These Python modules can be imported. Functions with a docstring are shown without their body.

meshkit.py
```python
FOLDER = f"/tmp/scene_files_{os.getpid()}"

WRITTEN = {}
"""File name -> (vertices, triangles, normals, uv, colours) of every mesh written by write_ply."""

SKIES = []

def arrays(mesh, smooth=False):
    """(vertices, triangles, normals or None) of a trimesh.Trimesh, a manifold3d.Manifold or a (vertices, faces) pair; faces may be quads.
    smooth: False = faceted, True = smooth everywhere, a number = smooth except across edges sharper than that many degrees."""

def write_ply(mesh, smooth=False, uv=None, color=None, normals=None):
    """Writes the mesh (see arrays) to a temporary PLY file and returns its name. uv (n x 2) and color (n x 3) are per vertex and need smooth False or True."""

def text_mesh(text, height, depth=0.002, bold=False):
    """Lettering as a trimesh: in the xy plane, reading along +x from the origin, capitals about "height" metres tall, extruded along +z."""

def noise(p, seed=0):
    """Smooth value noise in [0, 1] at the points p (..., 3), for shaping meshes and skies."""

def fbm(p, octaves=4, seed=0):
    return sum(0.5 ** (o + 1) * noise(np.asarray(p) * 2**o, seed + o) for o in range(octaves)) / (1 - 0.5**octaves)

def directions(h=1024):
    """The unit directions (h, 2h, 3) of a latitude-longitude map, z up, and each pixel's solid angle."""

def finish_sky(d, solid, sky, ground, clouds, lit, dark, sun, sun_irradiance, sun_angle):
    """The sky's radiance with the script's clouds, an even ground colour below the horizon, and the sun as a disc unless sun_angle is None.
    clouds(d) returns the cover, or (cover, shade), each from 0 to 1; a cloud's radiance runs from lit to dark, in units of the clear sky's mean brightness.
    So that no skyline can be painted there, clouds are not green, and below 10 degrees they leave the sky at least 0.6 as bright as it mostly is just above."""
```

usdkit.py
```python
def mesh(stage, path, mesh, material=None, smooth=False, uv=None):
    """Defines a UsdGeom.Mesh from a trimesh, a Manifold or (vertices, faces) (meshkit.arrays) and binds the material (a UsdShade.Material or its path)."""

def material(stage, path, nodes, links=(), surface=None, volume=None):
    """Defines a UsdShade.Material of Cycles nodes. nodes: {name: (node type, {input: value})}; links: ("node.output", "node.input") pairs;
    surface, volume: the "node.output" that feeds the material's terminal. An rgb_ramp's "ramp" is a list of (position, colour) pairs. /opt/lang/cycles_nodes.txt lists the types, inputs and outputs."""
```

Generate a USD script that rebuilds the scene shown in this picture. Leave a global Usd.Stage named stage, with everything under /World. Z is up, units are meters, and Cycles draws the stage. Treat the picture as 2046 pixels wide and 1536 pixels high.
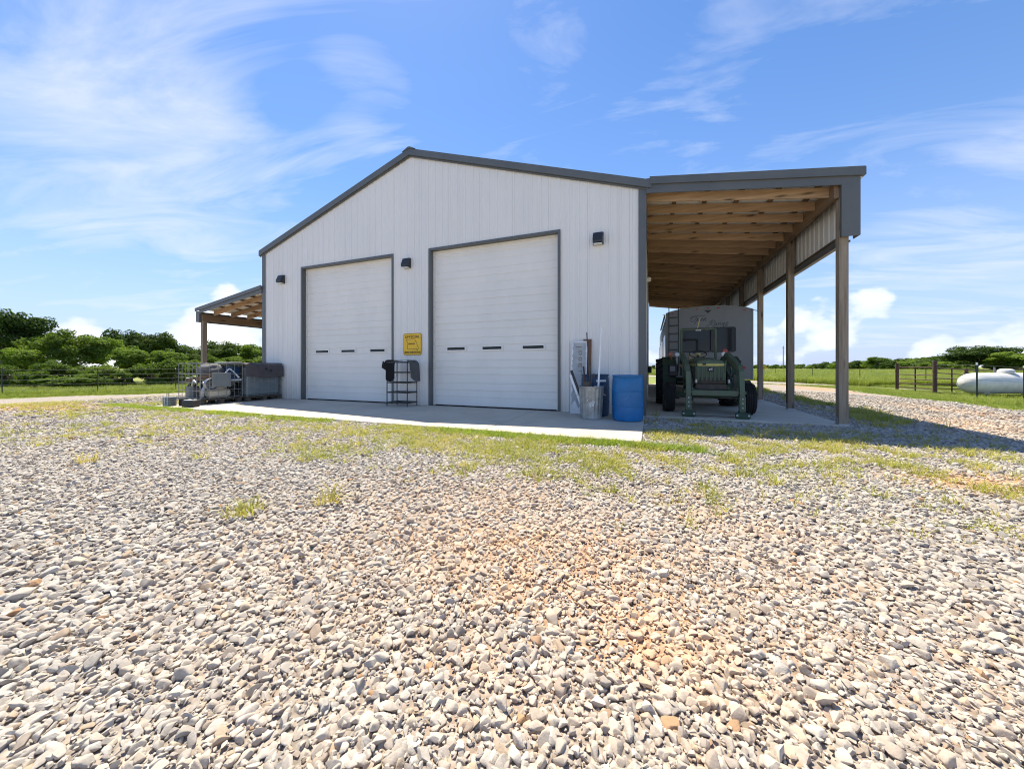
import math, re
import numpy as np, trimesh, shapely
from shapely.geometry import Polygon, box as sbox, LineString
import usdkit, meshkit
from pxr import Usd, UsdGeom, UsdLux, UsdShade, Gf, Sdf, Vt

stage = Usd.Stage.CreateInMemory()
UsdGeom.SetStageUpAxis(stage, 'Z')
UsdGeom.SetStageMetersPerUnit(stage, 1.0)
UsdGeom.Xform.Define(stage, '/World')
UsdGeom.Scope.Define(stage, '/World/Looks')

# ------------------------------------------------------------------ camera, sky, sun, exposure
CAM = np.array([0.12, -8.08, 1.04]); YAW = 21.5
cam = UsdGeom.Camera.Define(stage, '/World/camera')
cam.AddTranslateOp().Set(Gf.Vec3d(*CAM)); cam.AddRotateZOp().Set(YAW); cam.AddRotateXOp().Set(90.0)
cam.CreateHorizontalApertureAttr(36.0); cam.CreateVerticalApertureAttr(27.0)
cam.CreateFocalLengthAttr(703 / 2046 * 36.0)
cam.CreateVerticalApertureOffsetAttr(-35 / 2046 * 36.0)
cam.CreateClippingRangeAttr(Gf.Vec2f(0.05, 20000))
cam.CreateExposureAttr(1.0)
SUN = np.array([-0.33, 0.345, 1.0]); SUN /= np.linalg.norm(SUN)
sun = UsdLux.DistantLight.Define(stage, '/World/sun')
sun.CreateIntensityAttr(1.15); sun.CreateAngleAttr(0.53); sun.CreateColorAttr(Gf.Vec3f(1.0, 0.925, 0.77))
sun.GetPrim().CreateAttribute('inputs:normalize', Sdf.ValueTypeNames.Bool).Set(True)
_zx = np.cross([0, 0, 1.0], SUN); _zx /= np.linalg.norm(_zx); _zy = np.cross(SUN, _zx)
sun.AddTransformOp().Set(Gf.Matrix4d(*_zx, 0, *_zy, 0, *SUN, 0, 0, 0, 0, 1))

def sky_material():
    _f = np.array([-math.sin(math.radians(YAW)), math.cos(math.radians(YAW))]); _r = np.array([_f[1], -_f[0]])
    def direction(px, py):
        h = _f + (px - 1023) / 703 * _r; d = np.array([h[0], h[1], (733 - py) / 703]); return tuple(d / np.linalg.norm(d))
    N = {
        'sky': ('sky_texture', {'sky_type': 'single_scattering', 'sun_disc': False, 'sun_elevation': float(math.asin(SUN[2])), 'sun_rotation': float(math.atan2(SUN[0], SUN[1])), 'altitude': 300.0, 'air_density': 1.0, 'aerosol_density': 0.22, 'ozone_density': 2.5}),
        'hs': ('hsv', {'hue': 0.504, 'saturation': 1.22, 'value': 1.0}),
        'tc': ('texture_coordinate', {}), 'nd': ('vector_math', {'math_type': 'normalize'}), 'sep': ('separate_xyz', {}),
        # thin pale air towards the horizon, the same all round
        'hazr': ('rgb_ramp', {'ramp': [(0.0, (0.92,) * 3), (0.06, (0.78,) * 3), (0.20, (0.46,) * 3), (0.42, (0.13,) * 3), (0.75, (0.0,) * 3)]}), 'hz0': ('mix_color', {'b': (2.75, 3.4, 5.1)}),
        # cirrus: the direction projected on a high level sheet
        'zc': ('math', {'math_type': 'maximum', 'value2': 0.02}), 'zc2': ('math', {'math_type': 'add', 'value2': 0.12}), 'px': ('math', {'math_type': 'divide'}), 'py': ('math', {'math_type': 'divide'}), 'pp': ('combine_xyz', {}),
        'rot': ('mapping', {'rotation': (0, 0, -0.22)}), 'map1': ('mapping', {'scale': (1.0, 2.6, 1.0), 'location': (2.2, 3.7, 0)}),
        'n1': ('noise_texture', {'scale': 1.0, 'detail': 9.0, 'roughness': 0.60, 'distortion': 1.1}),
        'nb': ('noise_texture', {'scale': 0.55, 'detail': 3.0}), 'mapb': ('mapping', {'location': (5.2, 8.4, 0)}), 'cov': ('map_range', {'from_min': 0.35, 'from_max': 0.7, 'to_min': -0.05, 'to_max': 0.075}),
        's1': ('math', {'math_type': 'add'}), 's2': ('math', {'math_type': 'add'}),
        'r1': ('map_range', {'from_min': 0.54, 'from_max': 0.86, 'to_min': 0.0, 'to_max': 0.66, 'clamp': True}),
        # cumulus low over the horizon
        'mapc': ('mapping', {'scale': (6.5, 6.5, 11.0), 'location': (1.9, 0.4, 0.35)}), 'n2': ('noise_texture', {'scale': 1.0, 'detail': 9.0, 'roughness': 0.50}),
        'hz': ('map_range', {'from_min': 0.03, 'from_max': 0.20, 'to_min': 0.03, 'to_max': -0.30, 'clamp': True}), 'a2': ('math', {'math_type': 'add'}), 'a3': ('math', {'math_type': 'add'}),
        'r2': ('map_range', {'from_min': 0.535, 'from_max': 0.60, 'to_min': 0.0, 'to_max': 0.9, 'clamp': True, 'range_type': 'smoothstep'}),
        'mixc': ('mix_color', {'b': (4.6, 4.9, 5.6)}), 'sh': ('map_range', {'from_min': 0.56, 'from_max': 0.74, 'to_min': 0.0, 'to_max': 1.0, 'clamp': True}), 'ccol': ('mix_color', {'a': (4.1, 4.7, 5.9), 'b': (6.4, 6.4, 6.5)}), 'mixd': ('mix_color', {}),
        'bg': ('background_shader', {'strength': 0.10}),
    }
    L = [('tc.generated', 'nd.vector1'), ('nd.vector', 'sep.vector'), ('sep.z', 'hazr.fac'), ('sep.z', 'zc.value1'), ('zc.value', 'zc2.value1'), ('sep.x', 'px.value1'), ('zc2.value', 'px.value2'), ('sep.y', 'py.value1'), ('zc2.value', 'py.value2'),
         ('px.value', 'pp.x'), ('py.value', 'pp.y'), ('pp.vector', 'rot.vector'), ('rot.vector', 'map1.vector'), ('map1.vector', 'n1.vector'), ('pp.vector', 'mapb.vector'), ('mapb.vector', 'nb.vector'), ('nb.fac', 'cov.value'),
         ('n1.fac', 's1.value1'), ('cov.result', 's1.value2'), ('s1.value', 's2.value1'), ('s2.value', 'r1.value'),
         ('nd.vector', 'mapc.vector'), ('mapc.vector', 'n2.vector'), ('sep.z', 'hz.value'), ('n2.fac', 'a2.value1'), ('hz.result', 'a2.value2'), ('a2.value', 'a3.value1'), ('a3.value', 'r2.value'),
         ('sky.color', 'hs.color'), ('hs.color', 'hz0.a'), ('hazr.color', 'hz0.fac'), ('hz0.result', 'mixc.a'), ('r1.result', 'mixc.fac'), ('mixc.result', 'mixd.a'), ('a3.value', 'sh.value'), ('sh.result', 'ccol.fac'), ('ccol.result', 'mixd.b'), ('r2.result', 'mixd.fac'), ('mixd.result', 'bg.color')]
    def banks(key, spots, to):
        """where the clouds of this day gather: (photo column, row, radius in degrees, strength)"""
        prev = None
        for i, (px, py, rad, s) in enumerate(spots):
            k = f'{key}{i}'; N[k + 'd'] = ('vector_math', {'math_type': 'dot_product', 'vector2': direction(px, py)}); N[k + 'm'] = ('map_range', {'from_min': math.cos(math.radians(rad)), 'from_max': 1.0, 'to_min': 0.0, 'to_max': s, 'clamp': True, 'range_type': 'smoothstep'})
            L.extend([('nd.vector', k + 'd.vector1'), (k + 'd.value', k + 'm.value')])
            if prev: N[k + 'x'] = ('math', {'math_type': 'add'}); L.extend([(prev, k + 'x.value1'), (k + 'm.result', k + 'x.value2')]); prev = k + 'x.value'
            else: prev = k + 'm.result'
        L.append((prev, to))
    banks('ci', [(190, 240, 17, 0.115), (330, 40, 12, 0.09), (740, 195, 8, 0.12), (330, 340, 14, 0.10), (1085, 98, 7, 0.12), (1360, 240, 10, 0.09), (1950, 510, 12, 0.16), (1820, 250, 18, 0.05), (560, 130, 13, 0.06)], 's2.value2')
    banks('cu', [(1680, 612, 6.5, 0.40), (1545, 640, 4.0, 0.26), (430, 625, 6, 0.20), (240, 665, 5, 0.16), (120, 668, 4, 0.12), (1880, 712, 4, 0.17), (2046, 690, 4, 0.15), (1850, 600, 9, -0.10), (480, 660, 5, 0.10)], 'a3.value2')
    return usdkit.material(stage, '/World/Looks/sky_look', N, L, surface='bg.background')

dome = UsdLux.DomeLight.Define(stage, '/World/sky')
UsdShade.MaterialBindingAPI.Apply(dome.GetPrim()).Bind(sky_material())

# ------------------------------------------------------------------ helpers
FWD = np.array([-math.sin(math.radians(YAW)), math.cos(math.radians(YAW))]); RGT = np.array([FWD[1], -FWD[0]])
def at(px, py, z=0.0):
    """ground point at level z that the photograph shows at this pixel (2046 wide)."""
    t = 703 * (CAM[2] - z) / (py - 733); p = CAM[:2] + t * FWD + (px - 1023) / 703 * t * RGT
    return np.array([p[0], p[1], z])
def far(px, depth):
    p = CAM[:2] + depth * FWD + (px - 1023) / 703 * depth * RGT
    return p

class MB:
    """collects shapes into one mesh"""
    def __init__(s): s.v = []; s.f = []; s.n = 0
    def add(s, v, f):
        v = np.asarray(v, float); f = np.asarray(f, int)
        if f.shape[1] == 4: f = np.vstack([f[:, [0, 1, 2]], f[:, [0, 2, 3]]])
        s.v.append(v); s.f.append(f + s.n); s.n += len(v); return s
    def tm(s, m, M=None):
        v = np.array(m.vertices)
        if M is not None: v = v @ np.asarray(M)[:3, :3].T + np.asarray(M)[:3, 3]
        return s.add(v, m.faces)
    BF = np.array([[0, 2, 3, 1], [4, 5, 7, 6], [0, 1, 5, 4], [2, 6, 7, 3], [0, 4, 6, 2], [1, 3, 7, 5]])
    def box(s, a, b, c=0.0):
        a, b = np.minimum(a, b).astype(float), np.maximum(a, b).astype(float)
        if c > 0:
            P = []
            for i in (0, 1):
                for j in (0, 1):
                    for k in (0, 1):
                        q = np.array([b[0] if i else a[0], b[1] if j else a[1], b[2] if k else a[2]]); sg = np.array([1 - 2 * i, 1 - 2 * j, 1 - 2 * k]) * c
                        for ax in range(3):
                            d = sg.copy(); d[ax] = 0; P.append(q + d)
            h = trimesh.convex.convex_hull(np.array(P)); return s.tm(h)
        v = np.array([[(a, b)[i][0], (a, b)[j][1], (a, b)[k][2]] for k in (0, 1) for j in (0, 1) for i in (0, 1)])
        return s.add(v, s.BF)
    def beam(s, p, q, w, h, up=(0, 0, 1)):
        """a bar of width w and height h from p to q, its height along up"""
        p = np.asarray(p, float); q = np.asarray(q, float); d = q - p; L = np.linalg.norm(d); d = d / L
        side = np.cross(d, up); 
        if np.linalg.norm(side) < 1e-6: side = np.cross(d, (0, 1, 0))
        side /= np.linalg.norm(side); u = np.cross(side, d)
        v = np.array([p + side * w / 2 * i + u * h / 2 * j + d * L * k for k in (0, 1) for j in (-1, 1) for i in (-1, 1)])
        return s.add(v, s.BF[:, ::-1])
    def tube(s, pts, r, n=8, cap=True):
        pts = np.asarray(pts, float); r = np.broadcast_to(r, len(pts)); T = np.gradient(pts, axis=0); T /= np.linalg.norm(T, axis=1, keepdims=True) + 1e-12
        up = np.array([0, 0, 1.0]) if abs(T[0][2]) < 0.9 else np.array([1.0, 0, 0]); V = []; a = np.linspace(0, 2 * math.pi, n, endpoint=False)
        for p, t, rr in zip(pts, T, r):
            x = np.cross(up, t); x /= np.linalg.norm(x) + 1e-12; y = np.cross(t, x); up = y
            V.append(p + rr * (np.cos(a)[:, None] * x + np.sin(a)[:, None] * y))
        F = [[i * n + j, i * n + (j + 1) % n, (i + 1) * n + (j + 1) % n, (i + 1) * n + j] for i in range(len(pts) - 1) for j in range(n)]
        V = np.vstack(V); F = np.array(F); F = np.vstack([F[:, [0, 1, 2]], F[:, [0, 2, 3]]])
        if cap:
            k = len(V); V = np.vstack([V, pts[0], pts[-1]]); m = (len(pts) - 1) * n
            F = np.vstack([F, [[k, (j + 1) % n, j] for j in range(n)], [[k + 1, m + j, m + (j + 1) % n] for j in range(n)]])
        return s.add(V, F)
    def lathe(s, prof, c=(0, 0, 0), axis='z', n=32):
        """prof: (radius, height) pairs turned about an axis through c"""
        prof = np.asarray(prof, float); a = np.linspace(0, 2 * math.pi, n, endpoint=False)
        V = np.array([[r * math.cos(t), r * math.sin(t), h] for r, h in prof for t in a])
        if axis == 'x': V = V[:, [2, 0, 1]]
        if axis == 'y': V = V[:, [1, 2, 0]]
        F = np.array([[i * n + j, i * n + (j + 1) % n, (i + 1) * n + (j + 1) % n, (i + 1) * n + j] for i in range(len(prof) - 1) for j in range(n)])
        return s.add(V + np.asarray(c, float), F)
    def prism(s, poly, o, u, v, depth):
        """polygon (2d points or shapely) in the plane o + a u + b v, extruded by the vector depth"""
        poly = poly if hasattr(poly, 'exterior') else Polygon(poly)
        m = trimesh.creation.extrude_polygon(poly, 1.0, engine='earcut'); V = np.array(m.vertices)
        o, u, v, depth = (np.asarray(x, float) for x in (o, u, v, depth))
        W = o + V[:, :1] * u + V[:, 1:2] * v + V[:, 2:] * depth; F = np.array(m.faces)
        if np.dot(np.cross(u, v), depth) < 0: F = F[:, ::-1]
        return s.add(W, F)
    def mesh(s): return np.vstack(s.v), np.vstack(s.f)
    def rot(s, M, t=(0, 0, 0)):
        s.v = [v @ np.asarray(M).T + np.asarray(t) for v in s.v]; return s

def Rz(a): c, q = math.cos(a), math.sin(a); return np.array([[c, -q, 0], [q, c, 0], [0, 0, 1.0]])
def Rx(a): c, q = math.cos(a), math.sin(a); return np.array([[1, 0, 0], [0, c, -q], [0, q, c.real]])
def Ry(a): c, q = math.cos(a), math.sin(a); return np.array([[c, 0, q], [0, 1, 0], [-q, 0, c]])

taken = {}
def path_for(parent, name):
    base = f'{parent}/{name}'; k = taken.get(base, 0); taken[base] = k + 1
    return base if k == 0 else f'{base}_{k:03d}'
def tag(prim, label=None, cat=None, group=None, kind=None):
    for k, v in (('label', label), ('category', cat), ('group', group), ('kind', kind)):
        if v: prim.SetCustomDataByKey(k, v)
    return prim
def thing(name, label, cat, loc=(0, 0, 0), rotz=0.0, group=None, scale=None):
    x = UsdGeom.Xform.Define(stage, path_for('/World', name)); x.AddTranslateOp().Set(Gf.Vec3d(*map(float, loc)))
    x.AddRotateZOp().Set(math.degrees(rotz))
    if scale is not None: x.AddScaleOp().Set(Gf.Vec3f(*map(float, np.broadcast_to(scale, 3))))
    return tag(x.GetPrim(), label, cat, group)
def part(name, mb, mat, parent, smooth=30, label=None):
    p = path_for(str(parent.GetPath()), name)
    m = usdkit.mesh(stage, p, mb.mesh() if isinstance(mb, MB) else mb, mat, smooth=smooth)
    if label: m.GetPrim().SetCustomDataByKey('label', label)
    return m.GetPrim()
def solo(name, mb, mat, label, cat, group=None, kind=None, smooth=30):
    m = usdkit.mesh(stage, path_for('/World', name), mb.mesh() if isinstance(mb, MB) else mb, mat, smooth=smooth)
    return tag(m.GetPrim(), label, cat, group, kind)
def copy_of(src, loc, rotz=0, label=None, group=None, scale=None):
    r = thing(re.sub(r'_\d{3}$', '', src.GetName()), label, src.GetCustomDataByKey('category'), loc, rotz, group or src.GetCustomDataByKey('group'), scale)
    r.GetReferences().AddInternalReference(src.GetPath()); r.SetInstanceable(True)
    return r
def struct(name, mb, mat, smooth=False, kind='structure', label=None):
    m = usdkit.mesh(stage, path_for('/World', name), mb.mesh() if isinstance(mb, MB) else mb, mat, smooth=smooth)
    return tag(m.GetPrim(), label, None, None, kind)

def look(name, col, rough=0.6, metal=0.0, var=0.12, vscale=4.0, stretch=(1, 1, 1), col2=None, bump=0.0, bscale=60.0, rnd=0.0, spec=0.5, coat=0.0, detail=5.0, space='object', scuff=None):
    """principled with noise-mottled colour, optional bump and a per-object tone"""
    col = np.array(col, float); c2 = np.array(col2, float) if col2 is not None else col * (1 - var * 2); c1 = np.minimum(col * (1 + (0 if col2 is not None else var * 0.5)), 0.95)
    N = {'tc': ('texture_coordinate', {}), 'geo': ('geometry', {}), 'mp': ('mapping', {'scale': stretch}), 'n': ('noise_texture', {'scale': vscale, 'detail': detail, 'roughness': 0.6}),
         'r': ('rgb_ramp', {'ramp': [(0.33, tuple(c2)), (0.62, tuple(c1))]}), 'p': ('principled_bsdf', {'roughness': rough, 'metallic': metal, 'specular_ior_level': spec, 'coat_weight': coat}),
         'rv': ('map_range', {'from_min': 0.4, 'from_max': 0.65, 'to_min': rough * 0.85, 'to_max': min(1, rough * 1.15)})}
    src = 'tc.object' if space == 'object' else 'geo.position'
    L = [(src, 'mp.vector'), ('mp.vector', 'n.vector'), ('n.fac', 'r.fac'), ('n.fac', 'rv.value'), ('rv.result', 'p.roughness')]
    out = 'r.color'
    if scuff:
        sc_, th, s_ = scuff; N['sn'] = ('noise_texture', {'scale': s_, 'detail': 9.0, 'roughness': 0.72, 'distortion': 0.5}); N['st'] = ('map_range', {'from_min': th, 'from_max': th + 0.10, 'to_min': 0.0, 'to_max': 0.75, 'clamp': True}); N['sm'] = ('mix_color', {'b': sc_})
        L += [(src, 'sn.vector'), ('sn.fac', 'st.value'), ('st.result', 'sm.fac'), (out, 'sm.a')]; out = 'sm.result'
    if rnd:
        N['oi'] = ('object_info', {}); N['rr'] = ('map_range', {'to_min': 1 - rnd, 'to_max': 1 + rnd * 0.6}); N['hs'] = ('hsv', {})
        L += [('oi.random', 'rr.value'), ('rr.result', 'hs.value'), (out, 'hs.color')]; out = 'hs.color'
    L.append((out, 'p.base_color'))
    if bump:
        N['bn'] = ('noise_texture', {'scale': bscale, 'detail': 4.0}); N['b'] = ('bump', {'strength': bump, 'distance': 0.01})
        L += [('mp.vector', 'bn.vector'), ('bn.fac', 'b.height'), ('b.normal', 'p.normal')]
    return usdkit.material(stage, f'/World/Looks/{name}', N, L, surface='p.BSDF')

M = {}
M['white'] = look('white_metal', (0.74, 0.70, 0.635), 0.42, var=0.03, vscale=0.7, stretch=(1, 1, 0.35))
def wall_look():
    N = {'geo': ('geometry', {}), 'sep': ('separate_xyz', {}), 'm': ('mapping', {'scale': (1, 1, 0.35)}), 'n': ('noise_texture', {'scale': 0.8, 'detail': 5.0}), 'r': ('rgb_ramp', {'ramp': [(0.33, (0.715, 0.68, 0.62)), (0.62, (0.75, 0.71, 0.645))]}),
         'dn': ('noise_texture', {'scale': 6.0, 'detail': 8.0, 'roughness': 0.7}), 'zr': ('map_range', {'from_min': 0.0, 'from_max': 0.55, 'to_min': 0.62, 'to_max': 0.0, 'clamp': True}), 'mu': ('math', {'math_type': 'multiply'}), 'mx': ('mix_color', {'b': (0.42, 0.33, 0.235)}),
         'm2': ('mapping', {'scale': (5, 5, 0.16)}), 'n2': ('noise_texture', {'scale': 1.0, 'detail': 4.0}), 'r2': ('map_range', {'from_min': 0.56, 'from_max': 0.75, 'to_min': 0.0, 'to_max': 0.22, 'clamp': True}), 'mx2': ('mix_color', {'b': (0.52, 0.47, 0.40)}),
         'wn': ('noise_texture', {'scale': 1.1, 'detail': 2.0}), 'b': ('bump', {'strength': 0.12, 'distance': 0.02}), 'p': ('principled_bsdf', {'roughness': 0.42})}
    L = [('geo.position', 'sep.vector'), ('geo.position', 'm.vector'), ('m.vector', 'n.vector'), ('n.fac', 'r.fac'), ('geo.position', 'dn.vector'), ('sep.z', 'zr.value'), ('zr.result', 'mu.value1'), ('dn.fac', 'mu.value2'), ('mu.value', 'mx.fac'), ('geo.position', 'm2.vector'), ('m2.vector', 'n2.vector'), ('n2.fac', 'r2.value'),
         ('r2.result', 'mx2.fac'), ('r.color', 'mx2.a'), ('mx2.result', 'mx.a'), ('mx.result', 'p.base_color'), ('geo.position', 'wn.vector'), ('wn.fac', 'b.height'), ('b.normal', 'p.normal')]
    return usdkit.material(stage, '/World/Looks/wall_sheet', N, L, surface='p.BSDF')
M['sheet'] = wall_look()
M['door'] = look('door_paint', (0.75, 0.705, 0.63), 0.45, var=0.03, vscale=1.2, stretch=(1, 1, 0.6), bump=0.05, bscale=180)
M['trim'] = look('grey_trim', (0.105, 0.108, 0.102), 0.45, var=0.08, vscale=1.5)
M['dark'] = look('dark_bronze', (0.025, 0.025, 0.026), 0.4, var=0.1)
M['soffit'] = look('roof_sheet', (0.72, 0.71, 0.66), 0.5, var=0.04, vscale=0.8)
M['concrete'] = look('concrete', (0.56, 0.50, 0.40), 0.85, vscale=0.8, col2=(0.45, 0.395, 0.31), bump=0.15, bscale=70, detail=9, space='world', scuff=((0.25, 0.225, 0.19), 0.60, 1.3))
M['rubber'] = look('rubber', (0.026, 0.025, 0.024), 0.85, var=0.2, vscale=9, bump=0.2, bscale=90, spec=0.25, scuff=((0.10, 0.085, 0.065), 0.56, 7.0))
M['black'] = look('black_paint', (0.018, 0.018, 0.02), 0.45, var=0.1)
M['steel'] = look('galvanised', (0.42, 0.43, 0.44), 0.42, metal=0.75, var=0.14, vscale=11)
M['rust'] = look('rusty_pipe', (0.085, 0.042, 0.03), 0.8, var=0.25, vscale=14, bump=0.2)
M['glass'] = usdkit.material(stage, '/World/Looks/dark_glass', {'p': ('principled_bsdf', {'base_color': (0.010, 0.0105, 0.010), 'roughness': 0.08, 'specular_ior_level': 0.35})}, [], surface='p.BSDF')
def wood(name, c1, c2, axis, grey=0.0):
    st = {'x': (1.2, 22, 22), 'y': (22, 1.2, 22), 'z': (22, 22, 1.2)}[axis]; k = {'x': (1.3, 6, 6), 'y': (6, 1.3, 6), 'z': (6, 6, 1.3)}[axis]
    N = {'geo': ('geometry', {}), 'oi': ('object_info', {}), 'sh': ('vector_math', {'math_type': 'multiply_add', 'vector2': (1, 1, 1)}), 'cx': ('combine_xyz', {}),
         'big': ('math', {'math_type': 'multiply', 'value2': 37.0}),
         'm1': ('mapping', {'scale': st}), 'n1': ('noise_texture', {'scale': 1.0, 'detail': 6.0, 'roughness': 0.65, 'distortion': 0.4}),
         'm2': ('mapping', {'scale': k}), 'vo': ('voronoi_texture', {'scale': 1.0, 'randomness': 1.0}), 'kr': ('map_range', {'from_min': 0.06, 'from_max': 0.20, 'to_min': 0.25, 'to_max': 1.0, 'clamp': True}),
         'r': ('rgb_ramp', {'ramp': [(0.32, c2), (0.66, c1)]}), 'rr': ('map_range', {'to_min': 0.72, 'to_max': 1.2}), 'mv': ('math', {'math_type': 'multiply'}), 'hs': ('hsv', {}),
         'b': ('bump', {'strength': 0.25, 'distance': 0.004}), 'p': ('principled_bsdf', {'roughness': 0.8, 'specular_ior_level': 0.25})}
    L = [('oi.random', 'big.value1'), ('big.value', 'cx.x'), ('big.value', 'cx.y'), ('geo.position', 'sh.vector1'), ('cx.vector', 'sh.vector3'), ('sh.vector', 'm1.vector'), ('m1.vector', 'n1.vector'), ('n1.fac', 'r.fac'),
         ('sh.vector', 'm2.vector'), ('m2.vector', 'vo.vector'), ('vo.distance', 'kr.value'), ('oi.random', 'rr.value'), ('rr.result', 'mv.value1'), ('kr.result', 'mv.value2'), ('mv.value', 'hs.value'), ('r.color', 'hs.color'),
         ('hs.color', 'p.base_color'), ('n1.fac', 'b.height'), ('b.normal', 'p.normal')]
    return usdkit.material(stage, f'/World/Looks/{name}', N, L, surface='p.BSDF')
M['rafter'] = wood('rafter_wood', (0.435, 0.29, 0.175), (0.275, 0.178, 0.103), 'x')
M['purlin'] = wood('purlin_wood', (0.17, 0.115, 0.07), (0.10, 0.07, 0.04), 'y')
M['beamwood'] = wood('beam_wood', (0.33, 0.215, 0.125), (0.20, 0.125, 0.07), 'y')
M['postwood'] = wood('post_wood', (0.31, 0.25, 0.18), (0.18, 0.135, 0.09), 'z')

# ------------------------------------------------------------------ ground levels and zones
def sstep(a, b, x): t = np.clip((x - a) / (b - a), 0, 1); return t * t * (3 - 2 * t)
def ground_z(x, y):
    x = np.asarray(x, float); y = np.asarray(y, float)
    dx = np.maximum(np.maximum(-13.5 - x, x - 4.6), 0); dy = np.maximum(np.maximum(-14 - y, y - 17), 0); d = np.hypot(dx, dy)
    P = np.stack([x, y, 0 * x], -1)
    z = -0.045 - 0.47 * sstep(1.0, 13.0, d) + 0.05 * (meshkit.fbm(P * 0.35, 3, 5) - 0.5) * sstep(0.3, 3, d + np.maximum(-3.2 - y, 0))
    return z + 0.25 * (meshkit.fbm(P * 0.02, 3, 9) - 0.5) * sstep(30, 90, d)
FA, FD = np.array([-29.6, 2.05]), np.array([1.6, 2.85]) / math.hypot(1.6, 2.85)      # the left fence line
FN = np.array([FD[1], -FD[0]])                                                        # towards the yard
def gravel_at(x, y):
    x = np.asarray(x, float); y = np.asarray(y, float); P = np.stack([x, y, 0 * x], -1); w = (meshkit.fbm(P * 0.6, 3, 21) - 0.5)
    left = (x - FA[0]) * FN[0] + (y - FA[1]) * FN[1]
    g = sstep(1.6, 2.6, left + w * 1.6) * sstep(9.9, 9.0, x + w * 1.4)
    back = sstep(17.5, 16.0, y + w) ; drive = sstep(5.0, 5.8, x + w) * sstep(34, 28, y)
    leftdrive = sstep(-17.0, -18.5, x + w) * sstep(26, 20, y)
    g = g * np.maximum(np.maximum(back, drive), leftdrive)
    rd = (x - 15.2) * 0.913 + (y - 22.9) * 0.408                                       # the road beyond
    road = sstep(2.6, 1.9, np.abs(rd - 0.5) + w * 0.8)
    return np.maximum(g, road)
PATCHES = [(-0.5, -6.2, 0.95, 0.75, 0.85), (0.08, -6.58, 0.5, 0.34, 0.95), (-0.95, -5.55, 0.8, 0.6, 0.5), (-0.25, -7.0, 0.4, 0.2, 0.45), (-0.3, -6.1, 2.4, 1.7, 0.42), (3.25, -3.5, 1.0, 0.5, 0.95), (0.65, -5.3, 0.8, 0.32, 0.5), (-16.5, -4.0, 4.0, 1.1, 0.95), (8.3, 16.0, 1.4, 4.5, 1.0), (5.8, 1.0, 1.0, 1.8, 0.7), (7.3, 4.5, 1.0, 2.5, 0.5)]
def rust_at(x, y):
    P = np.stack([x, y, 0 * x], -1); n = meshkit.fbm(P * 2.2, 4, 31); r = 0 * x
    for cx, cy, rx, ry, a in PATCHES:
        d = np.sqrt(((x - cx) / rx) ** 2 + ((y - cy) / ry) ** 2); r = np.maximum(r, a * sstep(1.25, 0.2, d + (n - 0.5) * 1.5))
    return np.clip(r, 0, 1)
def on_slab(x, y, m=0.0): return ((x > -12.25 - m) & (x < 0.0 + m) & (y > -2.85 - m) & (y < 15.3)) | ((x > -0.1) & (x < 3.35 + m) & (y > -0.02 - m) & (y < 15.3)) | ((x < -12) & (x > -15.95 - m) & (y > -0.02 - m) & (y < 15.3))

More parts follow.
